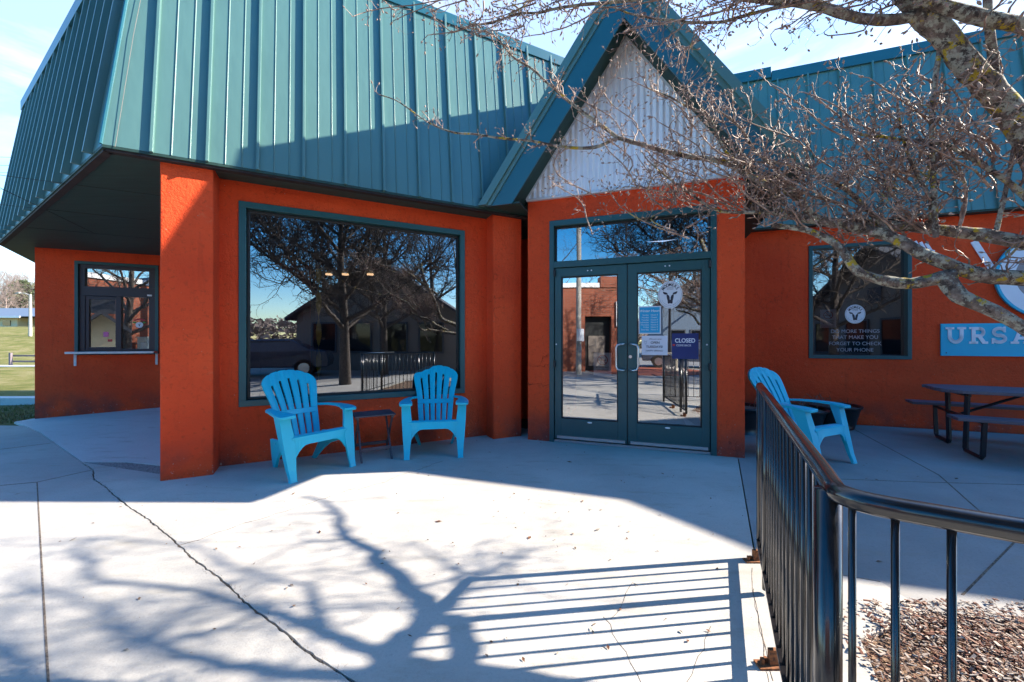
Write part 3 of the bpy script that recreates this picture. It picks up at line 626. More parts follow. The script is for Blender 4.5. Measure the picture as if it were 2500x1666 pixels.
# doors
b = MB()   # outer frame + transom bar
b.box(G, ds0+.002, .335, -.13, .010, .0, dz1-.002); b.box(G, 2.072, ds1-.002, -.13, .010, .0, dz1-.002); b.box(G, .335, 2.072, -.13, .010, 2.652, dz1-.002); b.box(G, .335, 2.072, -.13, .008, 2.140, 2.215)
df = b.build('door_frame', 'frame_teal', shop, .003)
b = MB(); b.box(G, .335, 2.072, -.1, -.02, .0, .028); b.build('threshold', 'steel', df)
b = MB(); b.box(G, .337, .352, -.10, -.045, 2.217, 2.65); b.box(G, 2.055, 2.070, -.10, -.045, 2.217, 2.65); b.box(G, .352, 2.055, -.10, -.045, 2.637, 2.65); b.build('glazing_bead', 'frame_dark', df)
pane(G, .35, 2.058, 2.215, 2.64, -.075, 'window_glass', df).name = 'transom_pane'
def door(s0, s1, g0, g1, hs, hinge_s):
    b = MB(); z0, z1 = .045, 2.133
    b.box(G, s0, g0, -.065, -.012, z0, z1); b.box(G, g1, s1, -.065, -.012, z0, z1); b.box(G, g0, g1, -.065, -.012, z0, .288); b.box(G, g0, g1, -.065, -.012, 2.027, z1)
    d = b.build('door', 'frame_teal', shop, .003)
    winframe(G, g0+.001, g1-.001, .289, 2.026, .012, -.05, -.022, 'frame_dark', d, 'glazing_bead')
    pane(G, g0+.010, g1-.010, .296, 2.020, -.042, 'door_glass', d)
    b = MB(); b.box(G, s0+.03, s1-.02, -.011, .004, .048, .082); b.build('sweep', 'steel', d)
    b = MB(); dx = .062 if hs > hinge_s else -.062
    # pull handle: C-shape bow
    zt, zl = 1.205, .90
    sg = 1 if s0 < 1 else -1
    b.tube([P(G, hs+.0*sg, -.012, zt), P(G, hs, .030, zt), P(G, hs-.035*sg, .052, zt-.003), P(G, hs-.072*sg, .055, zt-.012), P(G, hs-.085*sg, .055, zt-.045), P(G, hs-.085*sg, .055, zl+.045), P(G, hs-.072*sg, .055, zl+.012), P(G, hs-.035*sg, .052, zl+.003), P(G, hs, .030, zl), P(G, hs, -.012, zl)], .011, 10)
    b.build('handle', 'steel', d, smooth=True)
    for z in (2.075, .96):
        b = MB(); b.cyl(P(G, hinge_s, .018, z-.035), P(G, hinge_s, .018, z+.035), .013, 12); b.box(G, hinge_s-.014, hinge_s+.014, -.004, .014, z-.04, z+.04); b.build('hinge', 'frame_dark', d)
    m_ = (s0+s1)/2
    for s, z, r1, r2 in ((m_-.025, 2.085, .008, .008), (m_+.02, 2.085, .008, .008), ((s0+.02 if sg > 0 else s1-.03), 1.20, .009, .009), (m_, .262, .028, .009)): b = MB(); b.disc(G, s, z, r1, r2, -.012, -.008, 16); b.build('screw_cap', 'white', d)
    return d
b = MB(); b.box(G, 1.190, 1.214, -.064, -.030, .04, 2.13); b.build('astragal', 'frame_dark', df)
d1 = door(.342, 1.197, .423, 1.096, 1.165, .345)
d2 = door(1.207, 2.065, 1.307, 1.987, 1.235, 2.062)
b = MB(); b.disc(G, 1.235, 1.058, .018, .018, -.012, -.002, 20); b.build('lock', 'steel', d2)
tag(d2, 'right door leaf with notices stuck on its glass')
# ceiling lights seen inside
for i, (x, y) in enumerate([(680, 674), (725, 675), (803, 678), (843, 680), (904, 677)]):
    p = ray(x, y, 9.2); b = MB(); b.tube([(p.x, p.y, 2.80), (p.x, p.y, 2.83)], .075, 16); o = b.build('ceiling_light', 'lamp_glow'); tag(o, ['leftmost', 'second from left', 'middle', 'fourth from left', 'rightmost'][i]+' of five warm ceiling lights glowing inside behind the large window', 'lamp', 'ceiling lights inside the shop')
# hanging streamer behind the big window
b = MB(); c = ray(778, 800, 4.9)
for i in range(26):
    z = 2.15-i*.055; a = i*.45; dx = .035*math.cos(a)
    b.add([(c.x-dx, c.y-.02*math.sin(a), z), (c.x+dx, c.y+.02*math.sin(a), z), (c.x+.035*math.cos(a+.45), c.y+.02*math.sin(a+.45), z-.055), (c.x-.035*math.cos(a+.45), c.y-.02*math.sin(a+.45), z-.055)], [(0, 1, 2, 3)])
tag(b.build('hanging_spinner', 'yellow'), 'twisted yellow hanging spinner inside the large window', 'ornament')
# cups and cloth stack behind the serving window
for i, (s, h, r) in enumerate([(1.49, .24, .035), (1.40, .12, .045)]):
    p = P(L, s, -.14, 0); b = MB(); b.tube([(p[0], p[1], 1.09), (p[0], p[1], 1.09+h)], [r*1.15, r*.85], 14); tag(b.build('cup_stack', 'cup_white'), ['tall stack of white paper cups inside the serving window', 'short wide stack of white tubs inside the serving window'][i], 'cups')
for s, z, w_, h_, mt, lb in ((.90, 1.36, .035, .045, 'pink', 'small pink note stuck inside the sliding serving pane, upper one'), (.955, 1.25, .03, .022, 'red_ink', 'small red label low on the sliding serving pane')):
    b = MB(); b.box(L, s-w_, s+w_, -.058, -.056, z-h_, z+h_); tag(b.build('note', mt), lb, 'note')
fl = thing('flower_sticker', 'round cow sticker with red flowers on the serving window', 'sticker', P(L, 1.35, -.06, 1.55))
b = MB(); b.disc(L, 1.37, 1.54, .055, .055, -.060, -.058, 24); b.build('disc', 'white', fl)
b = MB(); b.sheet(L, [(1.345, 1.565), (1.37, 1.545), (1.395, 1.565), (1.378, 1.54), (1.376, 1.515), (1.364, 1.515), (1.362, 1.54)][::-1], -.0575, -.0565); b.build('cow_mark', 'black_ink', fl)
b = MB()
for i in range(7): b.disc(L, 1.305+.022*i, 1.625+.018*math.sin(i*.5+.1), .018, .016, -.060, -.0575+.0003*i, 12)
b.build('flowers', 'red_ink', fl)
b = MB(); b.disc(L, 1.30, 1.585, .022, .016, -.060, -.0578, 12); b.disc(L, 1.44, 1.585, .022, .016, -.060, -.0578, 12); b.build('leaves', 'green_paint', fl)

# ------------------------------------------------------------ stickers, notices, signs
def cow(fr, cs_, cz, rs, rz, n, label):
    t = thing('round_sticker', label, 'sticker', P(fr, cs_, n, cz), group='round cow head stickers')
    b = MB(); b.disc(fr, cs_, cz, rs, rz, n, n+.002, 48); b.build('disc', 'white', t)
    b = MB(); b.ring(fr, cs_, cz, rs*.93, rz*.93, rs*.025, n+.002, n+.0028); b.build('rim_line', 'grey_ink', t)
    its = []; word = 'MOOMERS'
    for i, ch in enumerate(word):
        a = R_(90+52-104*i/(len(word)-1)); r1, r2 = rs*.72, rz*.72
        its.append(text(ch, fr, cs_+r1*math.cos(a), cz+r2*math.sin(a), rs*.36, n+.003, 'black_ink', t, rot=a-R_(90), sx=.85, bold=.0012))
    its.append(text('HOMEMADE', fr, cs_, cz+rz*.50, rs*.10, n+.003, 'black_ink', t)); its.append(text('ICE CREAM', fr, cs_, cz+rz*.40, rs*.11, n+.003, 'black_ink', t))
    for i, ch in enumerate('Traverse City, Michigan'):
        a = R_(212+116*i/22); its.append(text(ch, fr, cs_+rs*.78*math.cos(a), cz+rz*.78*math.sin(a), rs*.12, n+.003, 'black_ink', t, rot=a+R_(90)))
    join_text(its, 'lettering', t)
    b = MB(); k = rs
    def pt(x, y): return (cs_+x*k, cz+y*rz)
    def poly(pts): b.sheet(fr, [pt(*p) for p in pts][::-1], n+.002, n+.0032)
    # ears
    for sg in (-1, 1):
        e = [(.20, .10), (.34, .17), (.46, .20), (.56, .24), (.60, .20), (.54, .08), (.42, .02), (.28, .02)]
        poly([(sg*x, y) for x, y in (e if sg < 0 else e[::-1])])
    # face halves around the white blaze, muzzle
    for sg in (-1, 1):
        e = [(.24, .12), (.22, .02), (.10, -.06), (.035, -.20), (.03, -.34), (0, -.40), (0, -.62), (.14, -.66), (.20, -.60), (.21, -.44), (.26, -.28), (.30, -.06)]
        poly([(sg*x, y) for x, y in (e if sg < 0 else e[::-1])])
    b.build('cow_head', 'black_ink', t)
    return t
cow(G, 1.664, 1.763, .128, .155, -.041, 'white round cow head sticker high on the right door glass')
cow(RW, 4.368, 1.644, .124, .142, -.069, 'white round cow head sticker on the patio window of the right wing')
# snowflake decal
b = MB()
for k in range(6):
    a = R_(60*k+30); c_, s_ = math.cos(a), math.sin(a); b.stroke(G, [(1.74, 1.925), (1.74+.045*c_, 1.925+.045*s_)], .006, -.041, -.0395+.0002*k)
tag(b.build('snowflake_decal', 'white'), 'small white snowflake decal above the round sticker on the door', 'decal')
# hours
t = thing('hours_sign', 'bright blue opening hours sheet in a clear sleeve on the right door', 'sign', P(G, 1.446, -.04, 1.48))
b = MB(); b.box(G, 1.325, 1.567, -.0415, -.0400, 1.322, 1.640); b.build('sleeve', 'white', t)
b = MB(); b.box(G, 1.337, 1.555, -.0400, -.0385, 1.334, 1.628); b.build('sheet', 'sky_blue', t)
its = [text('Winter Hours', G, 1.446, 1.585, .040, -.0382, 'white', t, bold=.0006, shear=.2)]
for i, (a_, c_) in enumerate([('Sunday', 'Noon-9'), ('Monday', 'Closed'), ('Tuesday', 'Noon-9'), ('Wednesday', 'Noon-9'), ('Thursday', 'Noon-9'), ('Friday', 'Noon-9'), ('Saturday', 'Noon-9')]):
    z = 1.538-i*.028; its.append(text(a_, G, 1.437, z, .024, -.0382, 'white', t, align='RIGHT')); its.append(text(c_, G, 1.458, z, .024, -.0382, 'white', t, align='LEFT'))
join_text(its, 'lettering', t)
# open tuesdays
t = thing('open_notice', 'white paper notice saying open Tuesdays on the right door', 'sign', P(G, 1.497, -.04, 1.19))
b = MB(); b.box(G, 1.360, 1.637, -.0415, -.0400, 1.080, 1.300); b.build('sheet', 'paper', t)
its = [text('We are now', G, 1.505, 1.262, .026, -.0396, 'black_ink', t, shear=.3), text('OPEN', G, 1.505, 1.220, .037, -.0396, 'black_ink', t, bold=.0008), text('TUESDAYS!', G, 1.497, 1.173, .036, -.0396, 'black_ink', t, bold=.0008), text('HAPPY SPRING!', G, 1.497, 1.128, .027, -.0396, 'black_ink', t)]
join_text(its, 'lettering', t)
b = MB(); b.stroke(G, [(1.385, 1.245), (1.395, 1.235), (1.41, 1.235), (1.42, 1.245)], .003, -.04, -.0393); b.stroke(G, [(1.392, 1.232), (1.396, 1.205), (1.408, 1.205), (1.413, 1.232)], .003, -.04, -.0393); b.build('cow_doodle', 'grey_ink', t)
# closed sign (inside the glass)
t = thing('closed_sign', 'dark blue closed sign hanging behind the right door glass', 'sign', P(G, 1.82, -.06, 1.2))
b = MB(); b.box(G, 1.683, 1.955, -.0415, -.0400, 1.04, 1.325); b.build('board', 'deep_blue', t)
its = [text('CLOSED', G, 1.818, 1.243, .066, -.0394, 'letter_white', t, sx=.85, bold=.0012), text('COME BACK', G, 1.805, 1.190, .030, -.0394, 'letter_white', t, sx=.9)]
join_text(its, 'lettering', t)
b = MB(); b.box(G, 1.690, 1.715, -.0400, -.0393, 1.185, 1.205); b.build('heart_mark', 'red_ink', t)
def nosmoke(fr, s0, s1, z0, z1, n, label):
    t = thing('no_smoking_sign', label, 'sign', P(fr, (s0+s1)/2, n, z0), group='no smoking signs')
    b = MB(); b.box(fr, s0, s1, n, n+.0015, z0, z1); b.build('sheet', 'paper', t)
    c = (s0+s1)/2; w_ = s1-s0; zc = z1-w_*.42
    b = MB(); b.ring(fr, c, zc, w_*.30, w_*.30, w_*.045, n+.0015, n+.0025, 32); b.stroke(fr, [(c-w_*.2, zc+w_*.2), (c+w_*.2, zc-w_*.2)], w_*.045, n+.0016, n+.0026); b.build('prohibition_ring', 'red_ink', t)
    b = MB(); b.stroke(fr, [(c-w_*.22, zc-w_*.01), (c+w_*.18, zc-w_*.01)], w_*.06, n+.0015, n+.0020); b.build('cigarette', 'black_ink', t)
    join_text([text('PLEASE NO', fr, c, z1-w_*.85, w_*.15, n+.002, 'black_ink', t), text('SMOKING', fr, c, z1-w_*1.02, w_*.15, n+.002, 'black_ink', t)], 'lettering', t)
    b = MB(); b.stroke(fr, [(s0+.012, z0+.02), (s1-.012, z0+.02)], .002, n+.0015, n+.002); b.build('rule_line', 'grey_ink', t)
nosmoke(G, .812, 1.019, .827, 1.100, -.047, 'faded no smoking notice low inside the left door glass')
nosmoke(RW, 3.939, 4.143, 1.444, 1.722, -.086, 'faded no smoking notice inside the patio window')
t = thing('window_writing', 'chalk hand lettering about doing more things, on the patio window', 'lettering', P(RW, 4.36, -.07, 1.25))
its = [text(a_, RW, 4.365, z, .075, -.069, 'chalk', t, sx=.95) for a_, z in (('DO MORE THINGS', 1.385), ('THAT MAKE YOU', 1.295), ('FORGET TO CHECK', 1.200), ('YOUR PHONE', 1.105))]
join_text(its, 'writing', t)
# URSA sign
t = thing('name_sign', 'bright blue wall sign with large white slab letters on the orange wall', 'sign', P(RW, 6.4, 0, 1.25))
b = MB(); b.box(RW, 5.305, 7.9, .004, .024, 1.033, 1.481); b.build('board', 'sign_blue', t, .002)
n0, n1 = .024, .034; zb2, zt2 = 1.203, 1.432; sw = .050
def serif(b, s, z, w): b.box(RW, s-w/2, s+w/2, n0, n1, z-.015, z+.015)
b = MB()
def bend(cx, cz, r1, r2, a0, a1, k=14): return [(cx+r1*math.cos(R_(a0+(a1-a0)*i/k)), cz+r2*math.sin(R_(a0+(a1-a0)*i/k))) for i in range(k+1)]
def letterU(s):
    b.stroke(RW, [(s+.055, zt2-.01)]+bend(s+.135, zb2+.105, .08, .08, 180, 360)+[(s+.215, zt2-.01)], sw, n0, n1); serif(b, s+.055, zt2-.015, .115); serif(b, s+.215, zt2-.015, .115)
def letterR(s):
    b.stroke(RW, [(s+.055, zb2+.01), (s+.055, zt2-.01)], sw, n0, n1); b.stroke(RW, [(s+.055, zt2-.022)]+[(s+.13, zt2-.022)]+bend(s+.13, zt2-.072, .055, .050, 90, -90)+[(s+.055, zt2-.122)], sw*.85, n0, n1+.0005)
    b.stroke(RW, [(s+.125, zt2-.12), (s+.19, zb2+.015)], sw, n0, n1+.001); serif(b, s+.055, zb2+.015, .115); serif(b, s+.205, zb2+.015, .075); b.box(RW, s, s+.04, n0, n1, zt2-.03, zt2)
def letterS(s):
    pts = bend(s+.10, zt2-.070, .070, .048, 30, 200, 12)+bend(s+.10, zt2-.07, .07, .048, 200, 270, 5)+bend(s+.10, zb2+.068, .075, .046, 90, -160, 16)
    b.stroke(RW, pts, sw*.85, n0, n1); b.box(RW, s+.155, s+.180, n0, n1, zt2-.075, zt2); b.box(RW, s+.005, s+.030, n0, n1, zb2, zb2+.075)
def letterA(s):
    b.stroke(RW, [(s+.045, zb2+.012), (s+.125, zt2-.012)], sw*.9, n0, n1); b.stroke(RW, [(s+.125, zt2-.012), (s+.205, zb2+.012)], sw*.9, n0, n1+.0006); b.stroke(RW, [(s+.075, zb2+.075), (s+.175, zb2+.075)], sw*.7, n0, n1+.001); serif(b, s+.045, zb2+.015, .105); serif(b, s+.205, zb2+.015, .105); b.box(RW, s+.075, s+.14, n0, n1+.0012, zt2-.02, zt2+.008)
RW_ = RW; RW = (RW_[0], (RW_[1][0]*.78, RW_[1][1]*.78), RW_[2])     # narrower letters
letterU(5.352/.78); letterR(5.60/.78); letterS(5.825/.78); letterA(6.02/.78)
RW = RW_
b.build('lettering', 'letter_white', t)
b = MB(); b.disc(RW, 5.36, 1.075, .008, .008, n0, n0+.004, 10); b.disc(RW, 5.36, 1.40, .006, .006, n0, n0+.004, 10); b.build('screw', 'black_metal', t)
# ring logo sign
t = thing('ring_sign', 'round white ring emblem with blue edge on the orange wall above the name sign', 'sign', P(RW, 6.35, 0, 2.1))
cx_, cz_ = 6.42, 2.10
b = MB(); b.ring(RW, cx_, cz_, .57, .57, .03, .02, .05, 64); b.build('edge', 'sign_blue', t)
b = MB(); b.ring(RW, cx_, cz_, .541, .541, .17, .02, .045, 64); b.build('ring', 'letter_white', t)
b = MB(); b.disc(RW, cx_, cz_, .372, .372, .02, .040, 64); b.build('centre', 'ring_grey', t)
t = thing('arrow_emblem', 'crossed white arrow shafts painted as wall emblem beside the ring sign', 'sign', P(RW, 5.4, 0, 2.4))
b = MB(); b.stroke(RW, [(5.66, 2.60), (5.84, 2.22)], .075, .004, .016); b.build('shaft', 'letter_white', t)
b = MB()
for i in range(3): b.stroke(RW, [(5.03+.06*i, 2.66-.02*i), (5.10+.06*i, 2.50-.01*i)], .035, .004, .014+.001*i)
b.stroke(RW, [(5.06, 2.56), (5.24, 2.50)], .035, .004, .012); b.build('fletching', 'letter_white', t)

# ------------------------------------------------------------ chairs
def make_chair(label, loc, rz):
    """local frame: front feet at y=0, back towards +y, x across"""
    t = thing('adirondack_chair', label, 'chair', loc, rz, 'turquoise plastic adirondack chairs')
    bv = .006
    # backrest: fan of six slats with slots
    def bp(v):  # height fraction -> (y,z)
        z = .25+v*.69; y = .44+.34*v-.03*math.sin(v*math.pi); return y, z
    def hwf(v):
        k = [(0, .185), (.30, .205), (.42, .212), (.55, .228), (.75, .262), (.84, .268), (1, .268)]
        for (a, x), (c, y) in zip(k[:-1], k[1:]):
            if v <= c: return x+(y-x)*(v-a)/(c-a)
        return k[-1][1]
    b = MB(); cols = []
    gap = .020
    edges = []
    for i in range(6):
        edges.append((i/6+(gap if i else 0), (i+1)/6-(gap if i < 5 else 0)))
    vmaxs = lambda u: .80+.20*math.sqrt(max(0, 1-((u-.5)/.5)**2*.98))
    us = []
    for a, c in edges: us += [('s', a, c)]
    th = .022
    def vert(u, v, back, curve=0):
        y, z = bp(v); x = (u*2-1)*hwf(v); y += -.035*(1-((u*2-1))**2)*-1*.6
        y += curve
        if back: y += th*.9; z -= th*.35
        return (x, y, z)
    rows = [0, .06, .12, .18, .24, .30, .335, .365, .385, .45, .52, .60, .68, .76, .82]
    def slatpatch(u0, u1, vs_fn, nv=15, nu=4, slat=True):
        base = len(b.v)
        for back in (0, 1):
            for j in range(nv+1):
                for i in range(nu+1):
                    u = u0+(u1-u0)*i/nu; v = vs_fn(u, j/nv); cu = -.006*math.sin(math.pi*i/nu) if slat and not back else 0
                    b.v.append(vert(u, v, back, cu))
        W_ = nu+1; N_ = (nv+1)*W_
        for j in range(nv):
            for i in range(nu):
                a = base+j*W_+i; b.f.append((a, a+1, a+1+W_, a+W_)); a += N_; b.f.append((a+W_, a+1+W_, a+1, a))
        for j in range(nv):
            a = base+j*W_; b.f.append((a+W_, a+N_+W_, a+N_, a)); a = base+j*W_+nu; b.f.append((a, a+N_, a+N_+W_, a+W_))
        for i in range(nu):
            a = base+i; b.f.append((a, a+N_, a+N_+1, a+1)); a = base+nv*W_+i; b.f.append((a+1, a+N_+1, a+N_, a))
    for a, c in edges:
        slatpatch(a, c, lambda u, k: .02+.34*k, 6)
        slatpatch(a, c, lambda u, k: .43+(vmaxs(u)-.005-.43)*k, 12)
    slatpatch(.0, 1, lambda u, k: .36+.07*k, 1, 12, False)
    # top links between slats so the slots end below the rim
    for i in range(5):
        u0 = edges[i][1]; u1 = edges[i+1][0]; slatpatch(u0-.004, u1+.004, lambda u, k: (vmaxs(u)-.13-.02*abs(i-2))+k*(.118+.02*abs(i-2)), 2, 1, False)
        slatpatch(u0-.004, u1+.004, lambda u, k: .0+.05*k, 1, 1, False)
    fixn(b.build('backrest', 'turquoise', t, .003, smooth=False, raw=True))
    # seat: curved slats
    b = MB(); prof = [(.05, .372), (.08, .384), (.13, .380), (.18, .366), (.24, .338), (.32, .308), (.40, .282), (.47, .268)]
    for (y0, z0), (y1, z1) in zip(prof[:-1], prof[1:]):
        g = .0 if y0 < .03 else .004
        q = [(-.262, y0+g, z0), (.262, y0+g, z0), (.250, y1-g, z1), (-.250, y1-g, z1)]
        b.hexa([(x, y, z-.02) for x, y, z in q], q)
    fixn(b.build('seat', 'turquoise', t, .003, raw=True))
    # front apron with arch
    b = MB(); N_ = 16; top = .366
    for i in range(N_):
        def zz(x): 
            k = abs(x)/.225; return .30-.055*max(0, (k-.55)/.45)**2*1.6
        xa, xb = -.235+.47*i/N_, -.235+.47*(i+1)/N_
        b.hexa([(xa, .038, zz(xa)), (xb, .038, zz(xb)), (xb, .062, zz(xb)), (xa, .062, zz(xa))], [(xa, .055, top), (xb, .055, top), (xb, .08, top), (xa, .08, top)])
    fixn(b.build('apron', 'turquoise', t, raw=True))
    for sg in (-1, 1):
        # front leg: tapered L-section
        b = MB()
        def X(x): return sg*x
        prof = [(.575, .255, .345), (.50, .250, .343), (.40, .236, .338), (.30, .228, .330), (.2, .236, .322), (.1, .244, .312), (.02, .250, .305), (.0, .246, .310)]
        rings = []
        for z, xi, xo in prof:
            d = .05+.075*(z/.575); y0 = -.02-.01*(z < .03)+.13*(z/.575)**1.0; rings.append([(X(xi), y0, z), (X(xo), y0, z), (X(xo), y0+d, z), (X(xo-.02), y0+d, z), (X(xo-.02), y0+.03, z), (X(xi), y0+.03, z)])
        base = len(b.v)
        for r in rings: b.v += r
        for j in range(len(rings)-1):
            for i in range(6): b.f.append((base+j*6+i, base+j*6+(i+1) % 6, base+(j+1)*6+(i+1) % 6, base+(j+1)*6+i))
        b.f.append(tuple(base+i for i in range(6))); b.f.append(tuple(base+(len(rings)-1)*6+i for i in range(6)))
        fixn(b.build('front_leg', 'turquoise', t, .004, raw=True))
        # arm
        b = MB(); aw = [(.045, .235, .345, .575), (.052, .228, .358, .578), (.09, .230, .368, .582), (.15, .238, .370, .588), (.2, .258, .364, .592), (.32, .268, .346, .594), (.42, .262, .322, .592), (.50, .245, .310, .588), (.60, .200, .262, .580), (.63, .195, .24, .578)]
        base = len(b.v)
        for y, xi, xo, z in aw: b.v += [(X(xi), y, z), (X(xo), y, z-.004), (X(xo), y, z-.03), (X(xi), y, z-.026)]
        for j in range(len(aw)-1):
            for i in range(4): b.f.append((base+j*4+i, base+j*4+(i+1) % 4, base+(j+1)*4+(i+1) % 4, base+(j+1)*4+i))
        b.f.append(tuple(base+i for i in range(4))); b.f.append(tuple(base+(len(aw)-1)*4+i for i in range(4)))
        fixn(b.build('arm', 'turquoise', t, .006, raw=True))
        # rear leg with side rail
        b = MB(); pr = [(.07, .36), (.07, .29), (.20, .235), (.34, .19), (.44, .12), (.56, 0), (.615, 0), (.56, .15), (.52, .30), (.30, .31), (.12, .362)]
        n_ = len(pr); b.v = [(X(.262-.06*max(0, (.25-z)/.25)*(y > .3)), y, z) for y, z in pr]+[(X(.235-.06*max(0, (.25-z)/.25)*(y > .3)), y, z) for y, z in pr]
        b.f = [tuple(range(n_)), tuple(range(2*n_-1, n_-1, -1))]+[(i, (i+1) % n_, (i+1) % n_+n_, i+n_) for i in range(n_)]
        fixn(b.build('rear_leg', 'turquoise', t, .004, raw=True))
    return t
def place_chair(label, fl_, fr_):    # midpoint and heading from the two front feet (left, right as seen from the front)
    mx_, my_ = (fl_[0]+fr_[0])/2, (fl_[1]+fr_[1])/2; a = math.atan2(fr_[1]-fl_[1], fr_[0]-fl_[0]); return make_chair(label, (mx_, my_+.0, 0), a)
place_chair('turquoise plastic chair between the orange pillar and the little table, turned to the right', (-1.905, 3.43), (-1.60, 3.83))
place_chair('turquoise plastic chair right of the little table, below the window corner', (-1.085, 4.07), (-.565, 4.155))
place_chair('turquoise plastic chair behind the black railing, turned aside', (2.98, 3.735), (3.44, 3.945))

# ------------------------------------------------------------ small folding table
a_ = math.atan2(.2, .356); t = thing('folding_side_table', 'small dark wooden folding table between the two turquoise chairs', 'table', (-1.455, 4.13, 0), a_)
b = MB()
for i in range(6): b.bx(-.205, .205, -.06+i*.052, -.06+i*.052+.047, .447, .463)
b.build('tabletop', 'dark_wood', t, .003, raw=True)
b = MB(); b.bx(-.19, -.165, -.05, .24, .425, .446); b.bx(.165, .19, -.05, .24, .425, .446); b.build('batten', 'dark_wood', t, raw=True)
for sg in (-1, 1):
    for k in (0, 1):
        x0 = sg*(.150 if k else .172); y0, y1 = ((-.12, .19) if k else (.28, -.03))
        b = MB(); w = .016; b.hexa([(x0-.009, y0-w, 0), (x0+.009, y0-w, 0), (x0+.009, y0+w, 0), (x0-.009, y0+w, 0)], [(x0-.009, y1-w, .425), (x0+.009, y1-w, .425), (x0+.009, y1+w, .425), (x0-.009, y1+w, .425)])
        b.build('leg', 'dark_wood', t, .002, raw=True)
b = MB(); b.bx(-.14, .14, -.082, -.066, .10, .135); b.build('stretcher', 'dark_wood', t, .002, raw=True)
b = MB(); b.bx(-.16, .16, .20, .216, .09, .125); b.build('stretcher', 'dark_wood', t, .002, raw=True)

# ------------------------------------------------------------ picnic table (local x along the table)
a_ = math.atan2(-.51, .86); t = thing('picnic_table', 'dark picnic table with attached benches against the orange wall', 'picnic table', (5.03, 4.55, 0), a_)
b = MB(); Lh = 1.85
for i in range(6):
    y0 = -.385+i*.129; c0 = .13 if i in (0, 5) else (.03 if i in (1, 4) else 0); yl, yh = y0, y0+.122
    cA = c0 if i == 0 else (0 if i == 5 else c0); x0l = -.10+({0: .14, 1: .05}.get(i, 0)); x0h = -.10+({5: .14, 4: .05}.get(i, 0))
    b.slab([(x0l, yl), (Lh, yl), (Lh, yh), (x0h, yh)], .668, .705)
b.build('tabletop', 'table_plank', t, .006, raw=True)
for sg in (-1, 1):
    b = MB(); yc = sg*.62
    for k in (0, 1): b.slab([(-.12 if k == 0 else -.12, yc-.135+k*.137), (Lh, yc-.135+k*.137), (Lh, yc-.135+k*.137+.130), (-.12, yc-.135+k*.137+.130)], .425, .458)
    b.build('bench', 'table_plank', t, .006, raw=True)
for x in (.12, 1.55):
    b = MB(); r = .026
    for sg in (-1, 1):
        b.tube([(x, sg*.60, .424), (x, sg*.56, .06), (x, sg*.53, .03), (x, sg*.22, .03), (x, sg*.20, .06), (x, sg*.24, .60), (x, sg*.24, .667)], [r]*7, 4)
    b.tube([(x, -.62, .40), (x, .62, .40)], .02, 4); b.tube([(x, -.3, .645), (x, .3, .645)], .02, 4)
    b.build('leg_frame', 'black_metal', t, .004, raw=True)
b = MB(); b.tube([(.14, 0, .40), (.62, 0, .65)], .016, 6); b.tube([(1.53, 0, .40), (1.05, 0, .65)], .016, 6); b.build('brace', 'black_metal', t, raw=True)

# ------------------------------------------------------------ planters
def planter(cx, cy, r, h, label, seed, n=40):
    random.seed(seed); t = thing('planter', label, 'planter', (cx, cy, 0), 0, 'black round planters by the wing wall')
    b = MB(); prof = [(r*.72, 0), (r*.80, h*.3), (r*.90, h*.75), (r*.94, h*.88), (r*1.0, h*.9), (r*1.02, h*.97), (r*.98, h), (r*.92, h*.97), (r*.88, h*.86)]
    k = 40; b.v = [(rr*math.cos(2*math.pi*i/k), rr*math.sin(2*math.pi*i/k), z) for rr, z in prof for i in range(k)]
    b.f = [(j*k+i, j*k+(i+1) % k, (j+1)*k+(i+1) % k, (j+1)*k+i) for j in range(len(prof)-1) for i in range(k)]+[tuple(range(k))]
    b.build('pot', 'black_pot', t, raw=True, smooth=True)
    b = MB(); b.tube([(0, 0, h*.80), (0, 0, h*.88)], r*.9, 30); b.build('soil', 'crack_soil', t, raw=True)
    b = MB()
    for i in range(n):
        a, rr = random.uniform(0, 6.28), r*.8*math.sqrt(random.random()); p = Vector((rr*math.cos(a), rr*math.sin(a), h*.85)); d = Vector((random.gauss(0, .6), random.gauss(0, .6), 1)).normalized(); pts = [p]
        for j in range(5): d = (d+Vector((random.gauss(0, .4), random.gauss(0, .4), random.gauss(-.1, .3)))).normalized(); p = p+d*random.uniform(.02, .06); pts.append(p)
        b.tube(pts, [.003]*5+[.0015], 4)
    b.build('dry_stems', 'dry_stem', t, raw=True)
planter(4.62, 5.62, .34, .33, 'black round planter of dry stems nearest the picnic table', 3)
planter(3.98, 5.50, .40, .31, 'black round planter of dry stems behind the railing chair', 4, 60)
planter(3.12, 5.35, .33, .36, 'black round planter beside the entrance pier in the dark corner', 5, 10)
random.seed(21)

# ------------------------------------------------------------ railing
t = thing('railing', 'glossy black metal railing curving along the patio edge', 'railing', (.62, .78, 0))
RP = [ray(1859, 950, 2.24), ray(1995, 1172, .80)]
A = Vector((1.415, 2.22, .985)); C = Vector((.640, .775, .952))
crv = [A, A.lerp(C, .5), C.lerp(A, .06)]
path = [A+Vector((.01, .02, -.012)), A]+[A.lerp(C, k) for k in (.25, .5, .75, .93)]+[Vector(q) for q in spline([tuple(A.lerp(C, .95)), (.625, .752, .952), (.618, .725, .952), (.628, .697, .952), (.653, .672, .952), (.70, .640, .952), (.772, .595, .951), (.95, .48, .95)], .012)[1:]]+[Vector((1.6, .06, .945)), Vector((2.3, -.4, .94))]
b = MB(); b.tube(path, .019, 16); b.build('handrail', 'black_paint', t, smooth=True)
dAC = (C-A).normalized(); nbar = int((C-A).length/.088)
b = MB()
low = [A+Vector((0, 0, -.885)), C+Vector((0, 0, -.852))]
lo_d = (low[1]-low[0])
